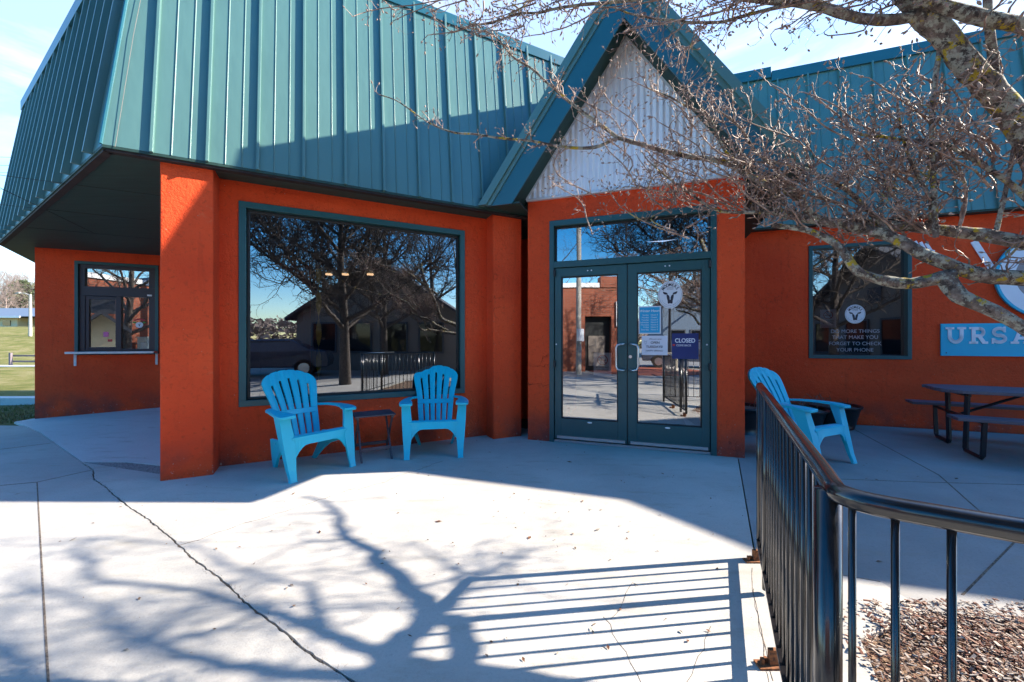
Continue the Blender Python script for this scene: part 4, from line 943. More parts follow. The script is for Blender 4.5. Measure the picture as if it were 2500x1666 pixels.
def flatbar(p, q, w, h):
    b.tube([p, q], 1, 4) if 0 else None
    d = (q-p).normalized(); s_ = d.cross(Vector((0, 0, 1))).normalized()*w; u = Vector((0, 0, h)); b.hexa([p-s_-u, p+s_-u, p+s_+u, p-s_+u], [q-s_-u, q+s_-u, q+s_+u, q-s_+u])
flatbar(low[0], Vector((.622, .735, .10)), .019, .006); flatbar(Vector((.622, .735, .10)), Vector((.655, .668, .10)), .019, .006); flatbar(Vector((.655, .668, .10)), Vector((.772, .595, .10)), .019, .006); flatbar(Vector((.772, .595, .10)), Vector((2.3, -.4, .10)), .019, .006)
b.build('bottom_rail', 'black_paint', t, .002)
for i in range(1, nbar+1):
    p = A+dAC*(.088*i)
    if (p-C).length < .055 or i == 4: continue
    b = MB(); b.cyl((p.x, p.y, .105), (p.x, p.y, p.z), .0075, 8); b.build('baluster', 'black_paint', t, smooth=True)
def rpost(x, y, z, r, name='post', z0=.0): 
    b = MB(); b.cyl((x, y, z0), (x, y, z), r, 16); b.build(name, 'black_paint', t, smooth=True)
rpost(A.x, A.y, A.z, .018, z0=.05); p = A+dAC*.088*4; rpost(p.x, p.y, p.z, .019, z0=.02)
rpost(.619, .762, .95, .0220, z0=0.0)
for x, y in ((.619, .708), (.659, .669), (.713, .631), (.79, .583), (.86, .54), (.92, .50), (1.01, .442), (1.1, .384), (1.2, .32), (1.3, .256)): rpost(x, y, .95, .0058, 'baluster', .105)
rpost(1.6, .06, .945, .0225)
for (x, y) in ((1.36, 2.19), (.985, 1.485)):
    b = MB(); b.bx(x-.05, x+.03, y-.022, y+.022, 0, .008); b.bx(x-.005, x+.045, y-.008, y+.008, .008, .065); b.cyl((x-.03, y, .008), (x-.03, y, .03), .008, 8); b.cyl((x-.01, y+.012, .008), (x-.01, y+.012, .024), .007, 8); b.build('anchor_foot', 'rust', t)

# ------------------------------------------------------------ trees
class Strands:
    def __init__(s): s.v = []; s.f = []; s.n = 0
    def tube(s, pts, rad, k):
        pts = np.asarray(pts, float); rad = np.asarray(rad, float); n = len(pts)
        tg = np.gradient(pts, axis=0); tg /= np.linalg.norm(tg, axis=1)[:, None]+1e-9
        ref = np.array([.31, .17, .93]) if abs(tg[0][2]) < .8 else np.array([.9, .3, .1])
        u = np.cross(tg, ref); u /= np.linalg.norm(u, axis=1)[:, None]+1e-9; w = np.cross(tg, u)
        a = np.arange(k)*2*np.pi/k
        vv = pts[:, None, :]+(u[:, None, :]*np.cos(a)[None, :, None]+w[:, None, :]*np.sin(a)[None, :, None])*rad[:, None, None]
        s.v.append(vv.reshape(-1, 3)); b = s.n
        i = np.arange(n-1)[:, None]*k; j = np.arange(k)[None, :]; j2 = (j+1) % k
        s.f.append(np.stack([b+i+j, b+i+j2, b+i+k+j2, b+i+k+j], -1).reshape(-1, 4)); s.n += n*k
    def build(s, name, mat, parent, smooth=True):
        v = np.concatenate(s.v); f = np.concatenate(s.f); A_ = np.array(wmat(parent).inverted()); v = v @ A_[:3, :3].T+A_[:3, 3]
        me = bpy.data.meshes.new(name); me.vertices.add(len(v)); me.vertices.foreach_set('co', v.ravel()); me.loops.add(len(f)*4); me.loops.foreach_set('vertex_index', f.ravel().astype(np.int32)); me.polygons.add(len(f)); me.polygons.foreach_set('loop_start', np.arange(len(f), dtype=np.int32)*4)
        me.update(calc_edges=True); me.validate(); me.materials.append(MT[mat])
        if smooth: me.shade_smooth()
        o = bpy.data.objects.new(name, me); COL.objects.link(o); o.parent = parent; return o
class Tree:
    def __init__(s, ok=None, budk=True): s.big = Strands(); s.small = Strands(); s.buds = Strands(); s.ok = ok; s.budk = budk; s.count = 0; s.bs = 1.0
    def bud(s, p, d, r):
        d = d/(np.linalg.norm(d)+1e-9); L_ = r*4.2; s.buds.tube([p, p+d*L_*.3, p+d*L_*.7, p+d*L_], [r*.6, r*1.1, r*.8, r*.1], 5)
    def twig(s, p, d, Ln, r, lv, jit=.38, up=.10, step=.030):
        n = max(2, int(Ln/step)); pts = [p]; d = d/np.linalg.norm(d); rr = [r]
        for i in range(n):
            d = d+rng.normal(0, jit, 3)+np.array([0, 0, up]); d /= np.linalg.norm(d); p = p+d*step*rng.uniform(.7, 1.3); pts.append(p); rr.append(r*(1-.40*(i+1)/n))
            if lv > 0 and i >= 1 and rng.random() < .55:
                pd = rng.normal(0, 1, 3); pd -= pd.dot(d)*d; pd /= np.linalg.norm(pd); s.twig(p, d*.55+pd*.8, Ln*rng.uniform(.25, .6), rr[-1]*.75, lv-1, jit, up, step)
        if s.ok is not None and not s.ok(pts[0]): return
        s.small.tube(pts, rr, 4 if r > .0030 else 3); s.count += 1
        if s.budk and rng.random() < .75: s.bud(p, d, rng.uniform(.0042, .0075)*s.bs)
    def near(s, ctrl, r0, r1, lead=(), **kw):     # limbs of the visible side of the tree
        dm = sum(c[2] for c in ctrl)/len(ctrl); k = (1.55+(dm-2)*.2)/dm
        kw['Lr'] = tuple(q*k for q in kw.get('Lr', (.2, .6))); kw['wob'] = kw.get('wob', .012)*k
        return s.limb(list(lead)+px(ctrl), r0*k, r1*k, tw=.0074*k, step=.030*k, node=.05*k, bs=k, **kw)
    def limb(s, ctrl, r0, r1, side=None, dens=1.0, sp=1.55, Lr=(.2, .6), wob=.012, lv=2, k=10, start=0.0, tw=.0066, up=.10, step=.030, jit=.38, node=.05, bs=1.0):
        s.bs = bs; pts = spline(ctrl, node); n = len(pts); w_ = np.cumsum(rng.normal(0, wob, (n, 3)), axis=0); w_ -= np.linspace(0, 1, n)[:, None]*w_[-1]*.9; pts = pts+w_*.35
        rad = r0+(r1-r0)*np.linspace(0, 1, n)**.9; rad = rad*(1+rng.normal(0, .05, n)); (s.big if r0 > .0075 else s.small).tube(pts, rad, k if r0 > .0075 else 6)
        for i in range(int(n*start), n-1):
            for _q in range(rng.poisson(.42*sp*dens*(1.0 if rad[i] < .03*bs else .6))):
                d = pts[i+1]-pts[i]; d /= np.linalg.norm(d)+1e-9; pd = rng.normal(0, 1, 3)+np.array([0, 0, .35]); 
                if side is not None: pd = pd+np.array(side)
                pd -= pd.dot(d)*d; pd /= np.linalg.norm(pd); Ln = rng.uniform(*Lr)*(1 if rng.random() < .35 else .5)
                s.twig(pts[i], d*.5+pd*.9, Ln, min(rad[i]*.6, tw*rng.uniform(.7, 1.2)), lv, jit, up, step)
        if r1 < .012*bs: s.twig(pts[-1], pts[-1]-pts[-3], Lr[0], r1, 1, jit, up, step)
        return pts
    def finish(s, t, bark='bark', tw='twig'):
        s.big.build('limbs', bark, t)
        if s.small.n: s.small.build('twigs', tw, t)
        if s.buds.n: s.buds.build('buds', 'bud', t)
def px(l): return [ray(x, y, 1.55+(d-2)*.2) for x, y, d in l]
t = thing('bare_tree', 'bare lichen covered tree reaching over the railing from the right', 'tree', (3.35, 1.15, 0))
T = Tree()
base = [(3.35, 1.15, -.05), (3.32, 1.18, .5), (3.36, 1.25, 1.0), (3.34, 1.35, 1.35)]
TR = Tree(); T.big.tube(spline(base, .08), np.linspace(.19, .15, len(spline(base, .08))), 18)
fork = (3.33, 1.38, 1.38)
# a: big horizontal limb
T.near([(2500, 681, 1.95), (2389, 672, 2.02), (2305, 643, 2.18), (2242, 618, 2.37), (2179, 584, 2.6), (2095, 559, 2.85), (2019, 542, 3.0), (1926, 525, 3.2), (1830, 505, 3.35)], .075, .026, lead=[fork, (2.75, 1.45, 1.44)], dens=1.3, Lr=(.15, .4), start=.3, wob=.006)
T.near([(2500, 592, 2.05), (2347, 566, 2.4), (2200, 552, 2.75), (2080, 545, 3.0), (1960, 537, 3.2)], .055, .026, lead=[(2.5, 1.48, 1.50)], dens=.5, Lr=(.15, .4), start=.2, wob=.006)
T.near([(2330, 672, 2.1), (2221, 694, 2.35), (2158, 685, 2.5), (2095, 664, 2.6), (2069, 630, 2.65), (2036, 593, 2.75), (1968, 562, 2.9), (1884, 550, 3.05)], .042, .016, dens=.35, Lr=(.1, .3), wob=.004)
T.near([(2310, 680, 2.12), (2345, 722, 1.95), (2400, 748, 1.78), (2460, 778, 1.62), (2520, 815, 1.48), (2600, 860, 1.38)], .036, .022, dens=.15, Lr=(.05, .15), wob=.004)
# d,e: central branch
T.near([(2174, 575, 2.7), (2080, 553, 2.9), (1983, 528, 3.05), (1944, 478, 3.15), (1887, 459, 3.2), (1830, 432, 3.3), (1765, 398, 3.4), (1677, 383, 3.5), (1600, 364, 3.6), (1508, 337, 3.65)], .034, .018, dens=.8, Lr=(.15, .45), start=.2, wob=.004)
T.near([(1508, 337, 3.65), (1451, 295, 3.7), (1385, 245, 3.75), (1336, 203, 3.8), (1297, 168, 3.8), (1252, 138, 3.8), (1202, 84, 3.8), (1125, 65, 3.8)], .018, .006, dens=1.1, Lr=(.12, .45), wob=.004)
T.near([(1508, 337, 3.65), (1451, 360, 3.62), (1374, 360, 3.6), (1297, 346, 3.6), (1221, 339, 3.6), (1163, 329, 3.6), (1106, 325, 3.6), (1049, 302, 3.6), (999, 268, 3.6), (965, 245, 3.6), (930, 233, 3.6)], .016, .005, dens=1.0, Lr=(.10, .32), wob=.003)
# m,k,l,n
T.near([(2174, 574, 2.7), (2090, 486, 2.85), (2040, 448, 2.95), (1983, 421, 3.05), (1918, 402, 3.15), (1772, 390, 3.3)], .020, .008, dens=1.4, Lr=(.15, .5), wob=.005)
T.near([(1983, 530, 3.05), (1933, 459, 3.1), (1899, 417, 3.15), (1845, 371, 3.2), (1814, 325, 3.2), (1784, 291, 3.25), (1745, 264, 3.3)], .018, .007, dens=1.3, Lr=(.15, .5), wob=.004)
T.near([(1830, 432, 3.3), (1768, 367, 3.3), (1745, 314, 3.35), (1726, 283, 3.35), (1677, 260, 3.4), (1634, 237, 3.4), (1580, 215, 3.4)], .014, .006, dens=1.3, Lr=(.15, .5), wob=.004)
T.near([(1983, 536, 3.1), (1906, 520, 3.15), (1799, 520, 3.3), (1745, 513, 3.35), (1677, 467, 3.45), (1631, 436, 3.5), (1590, 400, 3.5)], .020, .007, dens=1.3, Lr=(.15, .45), wob=.005)
T.near([(1799, 515, 3.3), (1700, 470, 3.4), (1620, 470, 3.45), (1540, 450, 3.5)], .010, .005, dens=1.4, Lr=(.12, .35), wob=.005)
T.near([(2270, 560, 2.55), (2270, 490, 2.5), (2231, 413, 2.55), (2212, 364, 2.6), (2201, 318, 2.6), (2190, 260, 2.6)], .014, .007, dens=1.3, Lr=(.15, .45), wob=.003)
T.near([(2285, 580, 2.35), (2281, 497, 2.35), (2274, 344, 2.35), (2277, 230, 2.35), (2289, 145, 2.35), (2300, 60, 2.35)], .015, .012, dens=.9, Lr=(.15, .5), wob=.002)
T.near([(2560, 560, 2.0), (2500, 482, 2.1), (2404, 413, 2.2), (2346, 375, 2.3), (2289, 352, 2.35), (2200, 340, 2.4), (2100, 330, 2.5)], .020, .006, dens=1.2, Lr=(.15, .5), wob=.004)
T.near([(2430, 570, 2.2), (2447, 500, 2.2), (2465, 420, 2.2), (2478, 350, 2.2), (2500, 250, 2.2)], .012, .008, dens=.8, Lr=(.12, .4), wob=.003)
T.near([(2240, 560, 2.6), (2180, 480, 2.6), (2130, 400, 2.65), (2060, 300, 2.7), (2000, 245, 2.75)], .010, .005, dens=1.3, Lr=(.12, .45), wob=.006)
T.near([(2340, 560, 2.4), (2360, 470, 2.4), (2330, 380, 2.45), (2260, 290, 2.5), (2150, 210, 2.55)], .010, .005, dens=1.2, Lr=(.12, .45), wob=.006)
T.near([(2100, 560, 2.85), (2050, 500, 2.9), (1960, 470, 2.95), (1880, 400, 3.0), (1860, 340, 3.0)], .010, .005, dens=1.4, Lr=(.12, .4), wob=.006)
for k in range(48):
    x, y = rng.uniform(1420, 2450), rng.uniform(330, 600); d0 = 3.4-(x-1600)/850*1.1; q = [(x, y, d0)]
    for j in range(3): x += rng.normal(-45, 40); y -= rng.uniform(30, 60); q.append((x, y, d0+rng.normal(0, .15)))
    T.near(q, .007, .0035, dens=1.3, Lr=(.1, .3), wob=.006)
# f: top limbs
T.near([(2640, 500, 1.95), (2500, 318, 2.05), (2442, 237, 2.1), (2365, 153, 2.15), (2308, 77, 2.2), (2250, 20, 2.25), (2190, -60, 2.35), (2120, -180, 2.5)], .080, .050, lead=[fork, (2.8, 1.45, 1.65)], dens=.35, Lr=(.15, .45), start=.3, wob=.005)
T.near([(2290, 55, 2.2), (2250, 40, 2.25), (2174, 50, 2.35), (2097, 46, 2.45), (2021, 23, 2.55), (1944, 8, 2.65), (1868, 0, 2.75), (1780, -10, 2.85)], .034, .022, dens=.8, Lr=(.15, .5), side=(0, 0, -.4), up=0.0, wob=.004)
T.near([(1950, 8, 2.65), (1830, 35, 2.8), (1753, 53, 2.9), (1657, 50, 3.0), (1565, 42, 3.1), (1500, 20, 3.15)], .014, .006, dens=1.0, Lr=(.15, .5), side=(0, 0, -.5), up=-.02, wob=.006)
T.near([(1800, -10, 2.85), (1640, -12, 3.0), (1500, 5, 3.1), (1374, 19, 3.2), (1317, 32, 3.25), (1259, 34, 3.3), (1202, 57, 3.3), (1150, 60, 3.3)], .020, .006, dens=1.0, Lr=(.15, .45), side=(0, 0, -.4), up=-.02, wob=.004)
T.near([(2620, 110, 1.7), (2500, 62, 1.75), (2404, 45, 1.8), (2327, 23, 1.9), (2250, -5, 2.0), (2150, -60, 2.1)], .036, .024, dens=.6, Lr=(.1, .4), wob=.003)
T.near([(2430, 230, 2.1), (2425, 150, 2.12), (2415, 60, 2.15), (2410, -40, 2.2)], .022, .018, dens=.4, Lr=(.1, .3), wob=.002)
for k in range(28):
    x, y = rng.uniform(1180, 2350), rng.uniform(-60, 10); d0 = 3.2-(x-1300)/1050*.9; q = [(x, y, d0)]
    for j in range(3): x += rng.normal(-60, 50); y += rng.uniform(10, 50); q.append((x, y, d0+rng.normal(0, .15)))
    T.near(q, .007, .0035, dens=1.1, Lr=(.1, .3), up=0.0, wob=.006)
# limbs beyond the frame on the right: they throw the shadow net over the pavement
def shadow_limb(pts, r0, r1, dens=.5, Lr=(.15, .45)):
    q = []
    for x, y, h in pts:
        x *= 1.0625; y *= 1.0625; Y = FPX*HC/(y-833); X = (x-1250)/FPX*Y; q.append((X+h*SV.x/SV.z, Y+h*SV.y/SV.z, h))
    T.limb(q, r0*.75, r1, dens=dens*1.15, Lr=(.25, .8), start=.15, wob=.016, lv=2, step=.06, tw=.0058, up=.05)
T.limb([fork, (3.34, 1.7, 1.85), (3.36, 1.94, 2.3)], .085, .07, dens=0)
shadow_limb([(850, 1568, 2.3), (920, 1490, 2.4), (985, 1405, 2.6), (900, 1300, 3.0), (830, 1240, 3.4), (770, 1175, 3.9), (700, 1140, 4.3)], .060, .012)
shadow_limb([(1010, 1410, 2.65), (1060, 1350, 3.1), (1130, 1300, 3.6), (1220, 1260, 4.1)], .022, .007)
shadow_limb([(1060, 1350, 3.1), (1000, 1290, 3.6), (960, 1250, 4.0)], .014, .006)
shadow_limb([(830, 1240, 3.4), (700, 1250, 3.8), (600, 1290, 4.1)], .012, .006)
shadow_limb([(600, 1402, 3.3), (520, 1450, 3.6), (380, 1480, 4.0)], .014, .006)
shadow_limb([(900, 1510, 2.4), (820, 1480, 2.6), (740, 1436, 2.9), (600, 1402, 3.3), (400, 1365, 3.7), (235, 1345, 4.0), (190, 1290, 4.2), (200, 1240, 4.4)], .042, .012)
shadow_limb([(740, 1436, 2.9), (715, 1370, 3.3), (690, 1340, 3.6), (560, 1310, 4.0)], .026, .010)
shadow_limb([(860, 1568, 2.35), (700, 1560, 2.9), (530, 1550, 3.3), (400, 1510, 3.7), (330, 1480, 4.0), (200, 1400, 4.5), (60, 1340, 4.9)], .048, .012)
shadow_limb([(330, 1480, 4.0), (420, 1420, 4.4), (470, 1380, 4.7)], .02, .008)
shadow_limb([(500, 1620, 3.5), (170, 1568, 4.2), (100, 1510, 4.6), (0, 1490, 5.0), (-80, 1420, 5.4)], .04, .012)
shadow_limb([(60, 1500, 4.8), (0, 1430, 5.1), (30, 1380, 5.4), (60, 1300, 5.7)], .02, .008)
shadow_limb([(1062, 1568, 2.2), (1065, 1480, 2.35), (1040, 1420, 2.5)], .05, .035, .2)
shadow_limb([(560, 1310, 4.0), (420, 1260, 4.4), (260, 1240, 4.8), (120, 1240, 5.2)], .014, .008)
for c_, a_, b_ in [([fork, (3.7, 1.3, 2.0), (4.2, 1.3, 2.7), (4.8, 1.2, 3.2), (5.3, 1.0, 3.6)], .06, .01), ([fork, (3.4, 1.0, 2.2), (3.6, .7, 3.2), (3.7, .4, 4.4)], .06, .012)]: T.limb(c_, a_, b_, dens=.5, Lr=(.3, .8), start=.1, wob=.02, lv=1, step=.06, tw=.009)
T.finish(t)
def simple_tree(cx, cy, h, r, label, seed, group=None, bark='dark_bark', tw='dark_bark', n=9, trunk=.16, name='bare_tree', lv=2, step=.16, tr=.012, dens=.4):
    global rng
    rng = np.random.default_rng(seed); t = thing(name, label, 'tree', (cx, cy, gz(cx, cy) if cy > 0 else -.1), 0, group); T = Tree(budk=False)
    z0 = gz(cx, cy) if cy > 0 else -.1
    tp = spline([(cx, cy, z0), (cx+rng.normal(0, .05), cy, z0+h*.3), (cx+rng.normal(0, .1), cy, z0+h*.6), (cx+rng.normal(0, .2), cy+rng.normal(0, .2), z0+h)], .25)
    T.big.tube(tp, np.linspace(trunk, trunk*.12, len(tp)), 10)
    for i in range(n):
        k = int(len(tp)*(.25+.65*i/n)); p = tp[k]; a = i*2.4+rng.uniform(-.4, .4); e = r*(1-.45*i/n)
        T.limb([p, p+np.array([math.cos(a)*e*.35, math.sin(a)*e*.35, h*.10]), p+np.array([math.cos(a)*e*.7, math.sin(a)*e*.7, h*.22]), p+np.array([math.cos(a)*e, math.sin(a)*e, h*.36])], trunk*.42*(1-.6*i/n), .012, dens=dens, Lr=(r*.18, r*.5), start=.2, wob=.02, lv=lv, k=6, tw=tr, step=step, jit=.30, up=.08)
    T.finish(t, bark, tw)
simple_tree(1.75, -1.9, 6.4, 3.4, 'dark bare street tree at the kerb, mirrored in the large window', 5, n=32, trunk=.17, step=.08, tr=.014, dens=1.9)
simple_tree(-12, -14, 9, 4, 'bare tree over the street, mirrored beside the lamp post in the door', 6, n=8, trunk=.2)
simple_tree(-2.6, -22, 11, 5, 'bare tree by the far house, mirrored at the right edge of the door', 8, n=9, trunk=.25)
simple_tree(5.2, -5.0, 7, 3.6, 'bare tree in front of the gabled house, mirrored in the large window', 31, n=22, trunk=.18, tr=.014, dens=1.2, step=.1)
simple_tree(9.5, -7.0, 7, 3.5, 'bare tree over the street beside the gabled house, mirrored at the window edge', 9, n=9, trunk=.2)
WL = ['bare tree at the left picture edge behind the long house', 'bare tree behind the middle of the long house', 'bare tree between the long house and the pine', 'bare tree close behind the lamp post on the hill', 'tall bare tree at the left edge on the hilltop', 'bare tree rising behind the dark pine on the hill', 'bare tree far back, against the orange wall edge', 'low bare tree directly over the long dark roof', 'thin bare tree between the two pines']
for i, (xp, y, h) in enumerate([(5, 82, 10), (22, 84, 11), (38, 82, 10), (66, 83, 9), (-8, 92, 13), (50, 95, 13), (86, 90, 12), (14, 78, 8), (74, 88, 11)]):
    simple_tree((xp-1250)/FPX*y, y, h, h*.45, WL[i], 20+i, 'bare trees behind the long house', 'far_twig', 'far_twig', n=16, trunk=.22, lv=2, step=.45, tr=.05, dens=.9)
# evergreen
for (x, y, h, lab) in ((-104.5, 83, 10.5, 'dark green pine behind the long low house'), (-102.6, 84.5, 10.0, 'shorter dark green pine next to the orange wall edge')):
    z0 = gz(x, y); t = thing('pine_tree', lab, 'tree', (x, y, z0), 0, 'pines on the hill'); b = MB(); b.tube([(x, y, z0), (x, y, z0+h*.95)], [.25, .05], 8); b.build('trunk', 'dark_bark', t)
    b = MB()
    for i in range(2600):
        k = random.random(); zz = z0+h*(.35+.65*k); rr = 2.9*math.sin(min(1, (1-k)*1.5+.15)*1.57)*random.random()**.5*random.uniform(.7, 1.1); a = random.uniform(0, 6.28); lump = 1+.25*math.sin(a*3+k*9); px_, py_ = x+rr*lump*math.cos(a), y+rr*lump*math.sin(a); s_ = .28
        q = [(px_+random.uniform(-s_, s_), py_+random.uniform(-s_, s_), zz+random.uniform(-s_, s_)) for _ in range(3)]; b.add(q, [(0, 1, 2)])
    b.build('crown', 'needles', t)
# ------------------------------------------------------------ far left: long house, lamp post, fence, wires
z0 = 2.65; t = thing('long_house', 'low cream house with long dark roof on the hill', 'house', (-85, 68, z0))
b = MB(); b.bx(-102, -83.9, 66, 76, z0-1, z0+2.6); b.build('wall', 'cream', t)
b = MB(); b.bx(-83.9, -70, 68.5, 76, z0-1, z0+2.2); b.build('side_wall', 'tan_wall', t)
b = MB(); b.add([(-104, 64.8, z0+2.7), (-70, 64.8, z0+2.7), (-70, 71, z0+4.6), (-104, 71, z0+4.6), (-104, 77, z0+2.7), (-70, 77, z0+2.7)], [(0, 1, 2, 3), (3, 2, 5, 4), (0, 3, 4), (1, 5, 2)]); b.build('roof', 'blue_roof', t)
b = MB(); b.bx(-104, -81.9, 64.7, 64.9, z0+2.45, z0+2.75); b.build('fascia', 'white', t)
b = MB(); b.bx(-86.3, -85.0, 65.9, 66.05, z0+1.2, z0+2.1); b.build('window', 'dark_glass', t)
p = ray(74, 800, 46); zb3 = gz(p.x, p.y); t = thing('street_lamp', 'pale street lamp pole with curved arm in front of the long house', 'street lamp', (p.x, p.y, zb3))
zt3 = ray(74, 719, 46).z; b = MB(); b.tube([(p.x, p.y, zb3), (p.x, p.y, zt3)], [.16, .11], 10); b.build('pole', 'pole_grey', t)
b = MB(); b.tube([(p.x, p.y, zt3-.15), (p.x-.6, p.y, zt3+.12), (p.x-1.3, p.y, zt3+.15)], .06, 6); b.build('arm', 'pole_grey', t)
b = MB(); b.tube([(p.x-1.2, p.y, zt3+.15), (p.x-1.75, p.y, zt3+.1)], [.14, .08], 8); b.build('lamp_head', 'pole_grey', t)
p = ray(28, 872, 25.3); g0 = gz(p.x, p.y); t = thing('rail_fence', 'weathered two rail wooden fence along the far path', 'fence', (p.x, 25.3, g0))
for i in range(4): b = MB(); x = p.x+i*2.6; b.bx(x-.06, x+.06, 25.2, 25.32, g0-.2, g0+.82); b.build('post', 'old_wood', t)
for z in (.62, .25): b = MB(); b.bx(p.x, p.x+8, 25.33, 25.38, g0+z-.05, g0+z+.05); b.build('rail', 'old_wood', t)
for i, (y0, y1) in enumerate([(381, 384), (402, 404), (420, 421), (452, 470)]):
    b = MB(); q0, q1 = ray(-150, y0-8, 40), ray(120, y1+3, 44); b.tube([q0, q0.lerp(q1, .5)+Vector((0, 0, -.15)), q1], .018, 5); tag(b.build('power_line', 'black_metal'), ['topmost thin power line left of the mansard roof', 'second thin power line left of the mansard roof', 'third thin power line left of the mansard roof', 'lowest thin power line, sloping, left of the mansard roof'][i], 'cable', 'power lines at the left edge')

# ------------------------------------------------------------ across the street (seen mirrored in the glass)
BF = frame((-3.4, -8.30), math.degrees(math.atan2(-8.17+5.28, -3.56+7.24)))
BO = (( -7.9, -4.77), ((-3.6+7.9)/5.58, (-8.15+4.77)/5.58), None); dd = BO[1]; BR = (BO[0], dd, (-dd[1], dd[0]))
t = thing('brick_building', 'red brick building with pale parapet across the street, mirrored in the left door', 'building', (-6, -8, 0))
def bbx(b, s0, s1, n0, n1, z0, z1): 
    q = [P(BR, s0, n1, 0), P(BR, s1, n1, 0), P(BR, s1, n0, 0), P(BR, s0, n0, 0)]; b.slab([(p_[0], p_[1]) for p_ in q], z0, z1)
b = MB(); bbx(b, -1.0, 3.55, -6, 0, -.15, 3.65); bbx(b, 4.75, 5.5, -6, 0, -.15, 3.65); bbx(b, 3.55, 4.75, -6, 0, 2.35, 3.65); fixn(b.build('wall', 'brick', t))
b = MB(); bbx(b, -1.1, 4.2, -6.1, .06, 3.65, 3.85); fixn(b.build('parapet', 'white', t))
b = MB(); bbx(b, 4.25, 5.1, -.6, .05, 3.65, 4.15); fixn(b.build('chimney', 'brick', t))
b = MB(); bbx(b, 3.55, 4.75, -.4, -.3, -.1, 2.35); fixn(b.build('door', 'frame_dark', t))
b = MB(); bbx(b, 3.75, 4.55, -.3, -.25, .1, 1.5); fixn(b.build('door_panel', 'siding', t))
b = MB(); bbx(b, 4.95, 5.4, .01, .08, 1.9, 3.0); fixn(b.build('wall_sign', 'white', t))
t2 = thing('utility_box', 'pale green utility cabinet against the brick building', 'cabinet', (-5.6, -5.9, -.13)); b = MB(); bbx(b, 1.0, 1.5, .3, .8, -.13, 1.35); fixn(b.build('cabinet', 'pale_box', t2, .02)); b = MB(); bbx(b, .98, 1.52, .28, .82, 1.35, 1.40); fixn(b.build('lid', 'pale_box', t2))
t = thing('utility_pole', 'tall pale wooden utility pole across the street, mirrored in the left door', 'utility pole', (-4.69, -5.42, -.15)); b = MB(); b.tube([(-4.69, -5.42, -.15), (-4.66, -5.42, 9)], [.12, .09], 12); b.build('pole', 'pole_grey', t); b = MB(); b.bx(-4.62, -4.5, -5.55, -5.15, 1.25, 1.75); b.build('notice', 'white', t)
t = thing('lamp_post', 'dark lamp post on a stone pedestal across the street, mirrored in the right door', 'street lamp', (-2.18, -9.44, -.15)); b = MB(); b.bx(-2.45, -1.91, -9.71, -9.17, -.15, .62); b.bx(-2.5, -1.86, -9.76, -9.12, .62, .72); b.build('pedestal', 'limestone', t, .01); b = MB(); b.tube([(-2.18, -9.44, .72), (-2.18, -9.44, 4.4)], [.07, .05], 10); b.build('pole', 'black_metal', t); b = MB(); b.tube([(-2.18, -9.44, 4.4), (-2.18, -9.44, 4.6), (-2.18, -9.44, 4.9), (-2.18, -9.44, 5.0)], [.1, .2, .16, .03], 12); b.build('lantern', 'white', t)
b = MB(); b.tube([(-3.2, -8.9, -.134), (-3.2, -8.9, -.12)], 2.6, 40); tag(b.build('brick_island', 'brick'), kind='structure')
def house(name, label, cx, cy, rz, w, dp, h, rh, wall, roof, porch=True):
    t = thing(name, label, 'house', (cx, cy, -.15), rz); b = MB(); b.bx(-w/2, w/2, -dp, 0, 0, h); b.v += [(-w/2, 0, h), (w/2, 0, h), (0, 0, h+rh), (-w/2, -dp, h), (w/2, -dp, h), (0, -dp, h+rh)]; k = len(b.v)-6; b.f += [(k+1, k, k+2), (k+3, k+4, k+5)]; b.build('wall', wall, t, raw=True)
    b = MB(); e = .35; sl = rh/(w/2)
    for sg in (-1, 1): q = [(0, .4, h+rh+.12), (sg*(w/2+e), .4, h-sl*e+.12), (sg*(w/2+e), -dp-.3, h-sl*e+.12), (0, -dp-.3, h+rh+.12)]; b.hexa([(x, y, z-.12) for x, y, z in q], q)
    fixn(b.build('roof', roof, t, raw=True))
    for x in (np.linspace(-w/2+.8, w/2-1.8, 4) if w > 2 else []):
        b = MB(); b.bx(x, x+1.0, .0, .04, .9, 2.2); wn_ = b.build('window', 'dark_glass', t, raw=True); b = MB()
        for q in ((x-.07, x, .82, 2.28), (x+1, x+1.07, .82, 2.28)): b.bx(q[0], q[1], 0, .06, q[2], q[3])
        b.bx(x, x+1, 0, .06, .82, .9); b.bx(x, x+1, 0, .06, 2.2, 2.28); b.build('frame', 'shingle', wn_, raw=True)
    b = MB(); b.bx(-.3, .5, .02, .06, 3.2, 3.9) if h > 3 else b.bx(-.3, .3, .0, .05, h+.3, h+.9); b.build('attic_vent', 'shingle', t, raw=True)
    return t
house('gabled_house', 'brown house with wide gable across the street, mirrored in the large window', 6.5, -7.3, math.atan2(6.0, 4.5), 7.6, 9, 2.6, 2.5, 'siding', 'shingle')
house('blue_house', 'blue grey two storey house far across the street, mirrored in the right door', -3.5, -24, R_(-25), 7, 8, 4.5, 2.4, 'blue_roof', 'shingle')
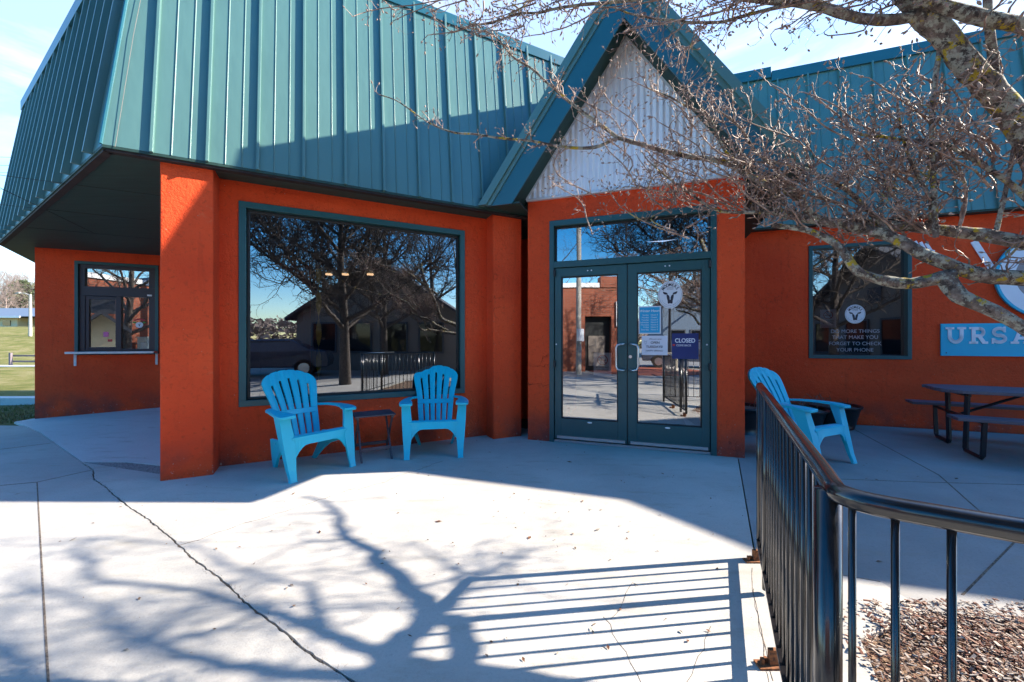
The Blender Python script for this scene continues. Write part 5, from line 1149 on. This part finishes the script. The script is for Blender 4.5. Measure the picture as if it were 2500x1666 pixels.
def car(label, cx, cy, rz, mat):
    t = thing('parked_car', label, 'car', (cx, cy, -.13), rz, 'cars parked across the street'); pr = [(-2.2, .35), (-2.25, .75), (-1.9, .95), (-1.3, 1.0), (-.7, 1.42), (.9, 1.45), (1.6, 1.02), (2.15, .95), (2.25, .6), (2.2, .35)]
    b = MB(); n_ = len(pr); b.v = [(x, -.85 if z < 1.1 else -.68, z) for x, z in pr]+[(x, .85 if z < 1.1 else .68, z) for x, z in pr]; b.f = [tuple(range(n_)), tuple(range(2*n_-1, n_-1, -1))]+[(i, (i+1) % n_, (i+1) % n_+n_, i+n_) for i in range(n_)]; fixn(b.build('body', mat, t, .05, raw=True))
    b = MB()
    for sg in (-1, 1): b.add([(-1.15, sg*.80, 1.03), (-.68, sg*.715, 1.36), (.85, sg*.715, 1.38), (1.4, sg*.80, 1.05)], [(0, 1, 2, 3) if sg > 0 else (3, 2, 1, 0)])
    b.build('side_window', 'dark_glass', t, raw=True)
    for x in (-1.4, 1.4):
        for sg in (-1, 1):
            b = MB(); b.cyl((x, sg*.70, .33), (x, sg*.90, .33), .33, 20); w_ = b.build('wheel', 'tyre', t, raw=True); b = MB(); b.cyl((x, sg*.885, .33), (x, sg*.91, .33), .2, 14); b.build('rim', 'steel', w_, raw=True)
car('dark blue car parked across the street, mirrored in the right door', -2.2, -12.4, R_(-20), 'car_paint')
car('black car parked across the street, mirrored at the left of the large window', 2.2, -8.2, R_(35), 'car_paint')

house('sign_kiosk', 'tall narrow cream kiosk at the kerb, mirrored in the serving window', -7.75, -.5, R_(0), .62, .4, 1.95, .28, 'cream', 'shingle')
simple_tree(-7.2, -1.9, 6.0, 2.9, 'dark bare tree beside the cream kiosk, mirrored in the serving window', 12, n=20, trunk=.15, dens=.9, step=.09, tr=.01)
b = MB(); random.seed(5)
for i in range(20000):
    a = random.uniform(-3.3, .15); R1 = random.uniform(60, 75); x, y = R1*math.cos(a), R1*math.sin(a); h = 4.2+1.0*math.sin(a*9)+.8*math.sin(a*23)+.5*math.sin(a*57); z = h*random.random()**.7
    q = [(x+random.gauss(0, .45), y+random.gauss(0, .3), z+random.gauss(0, .35)) for _ in range(3)]; b.add(q, [(0, 1, 2)])
tag(b.build('distant_wood', 'far_twig'), 'brown winter wood along the horizon behind the street', 'wood', kind='stuff')
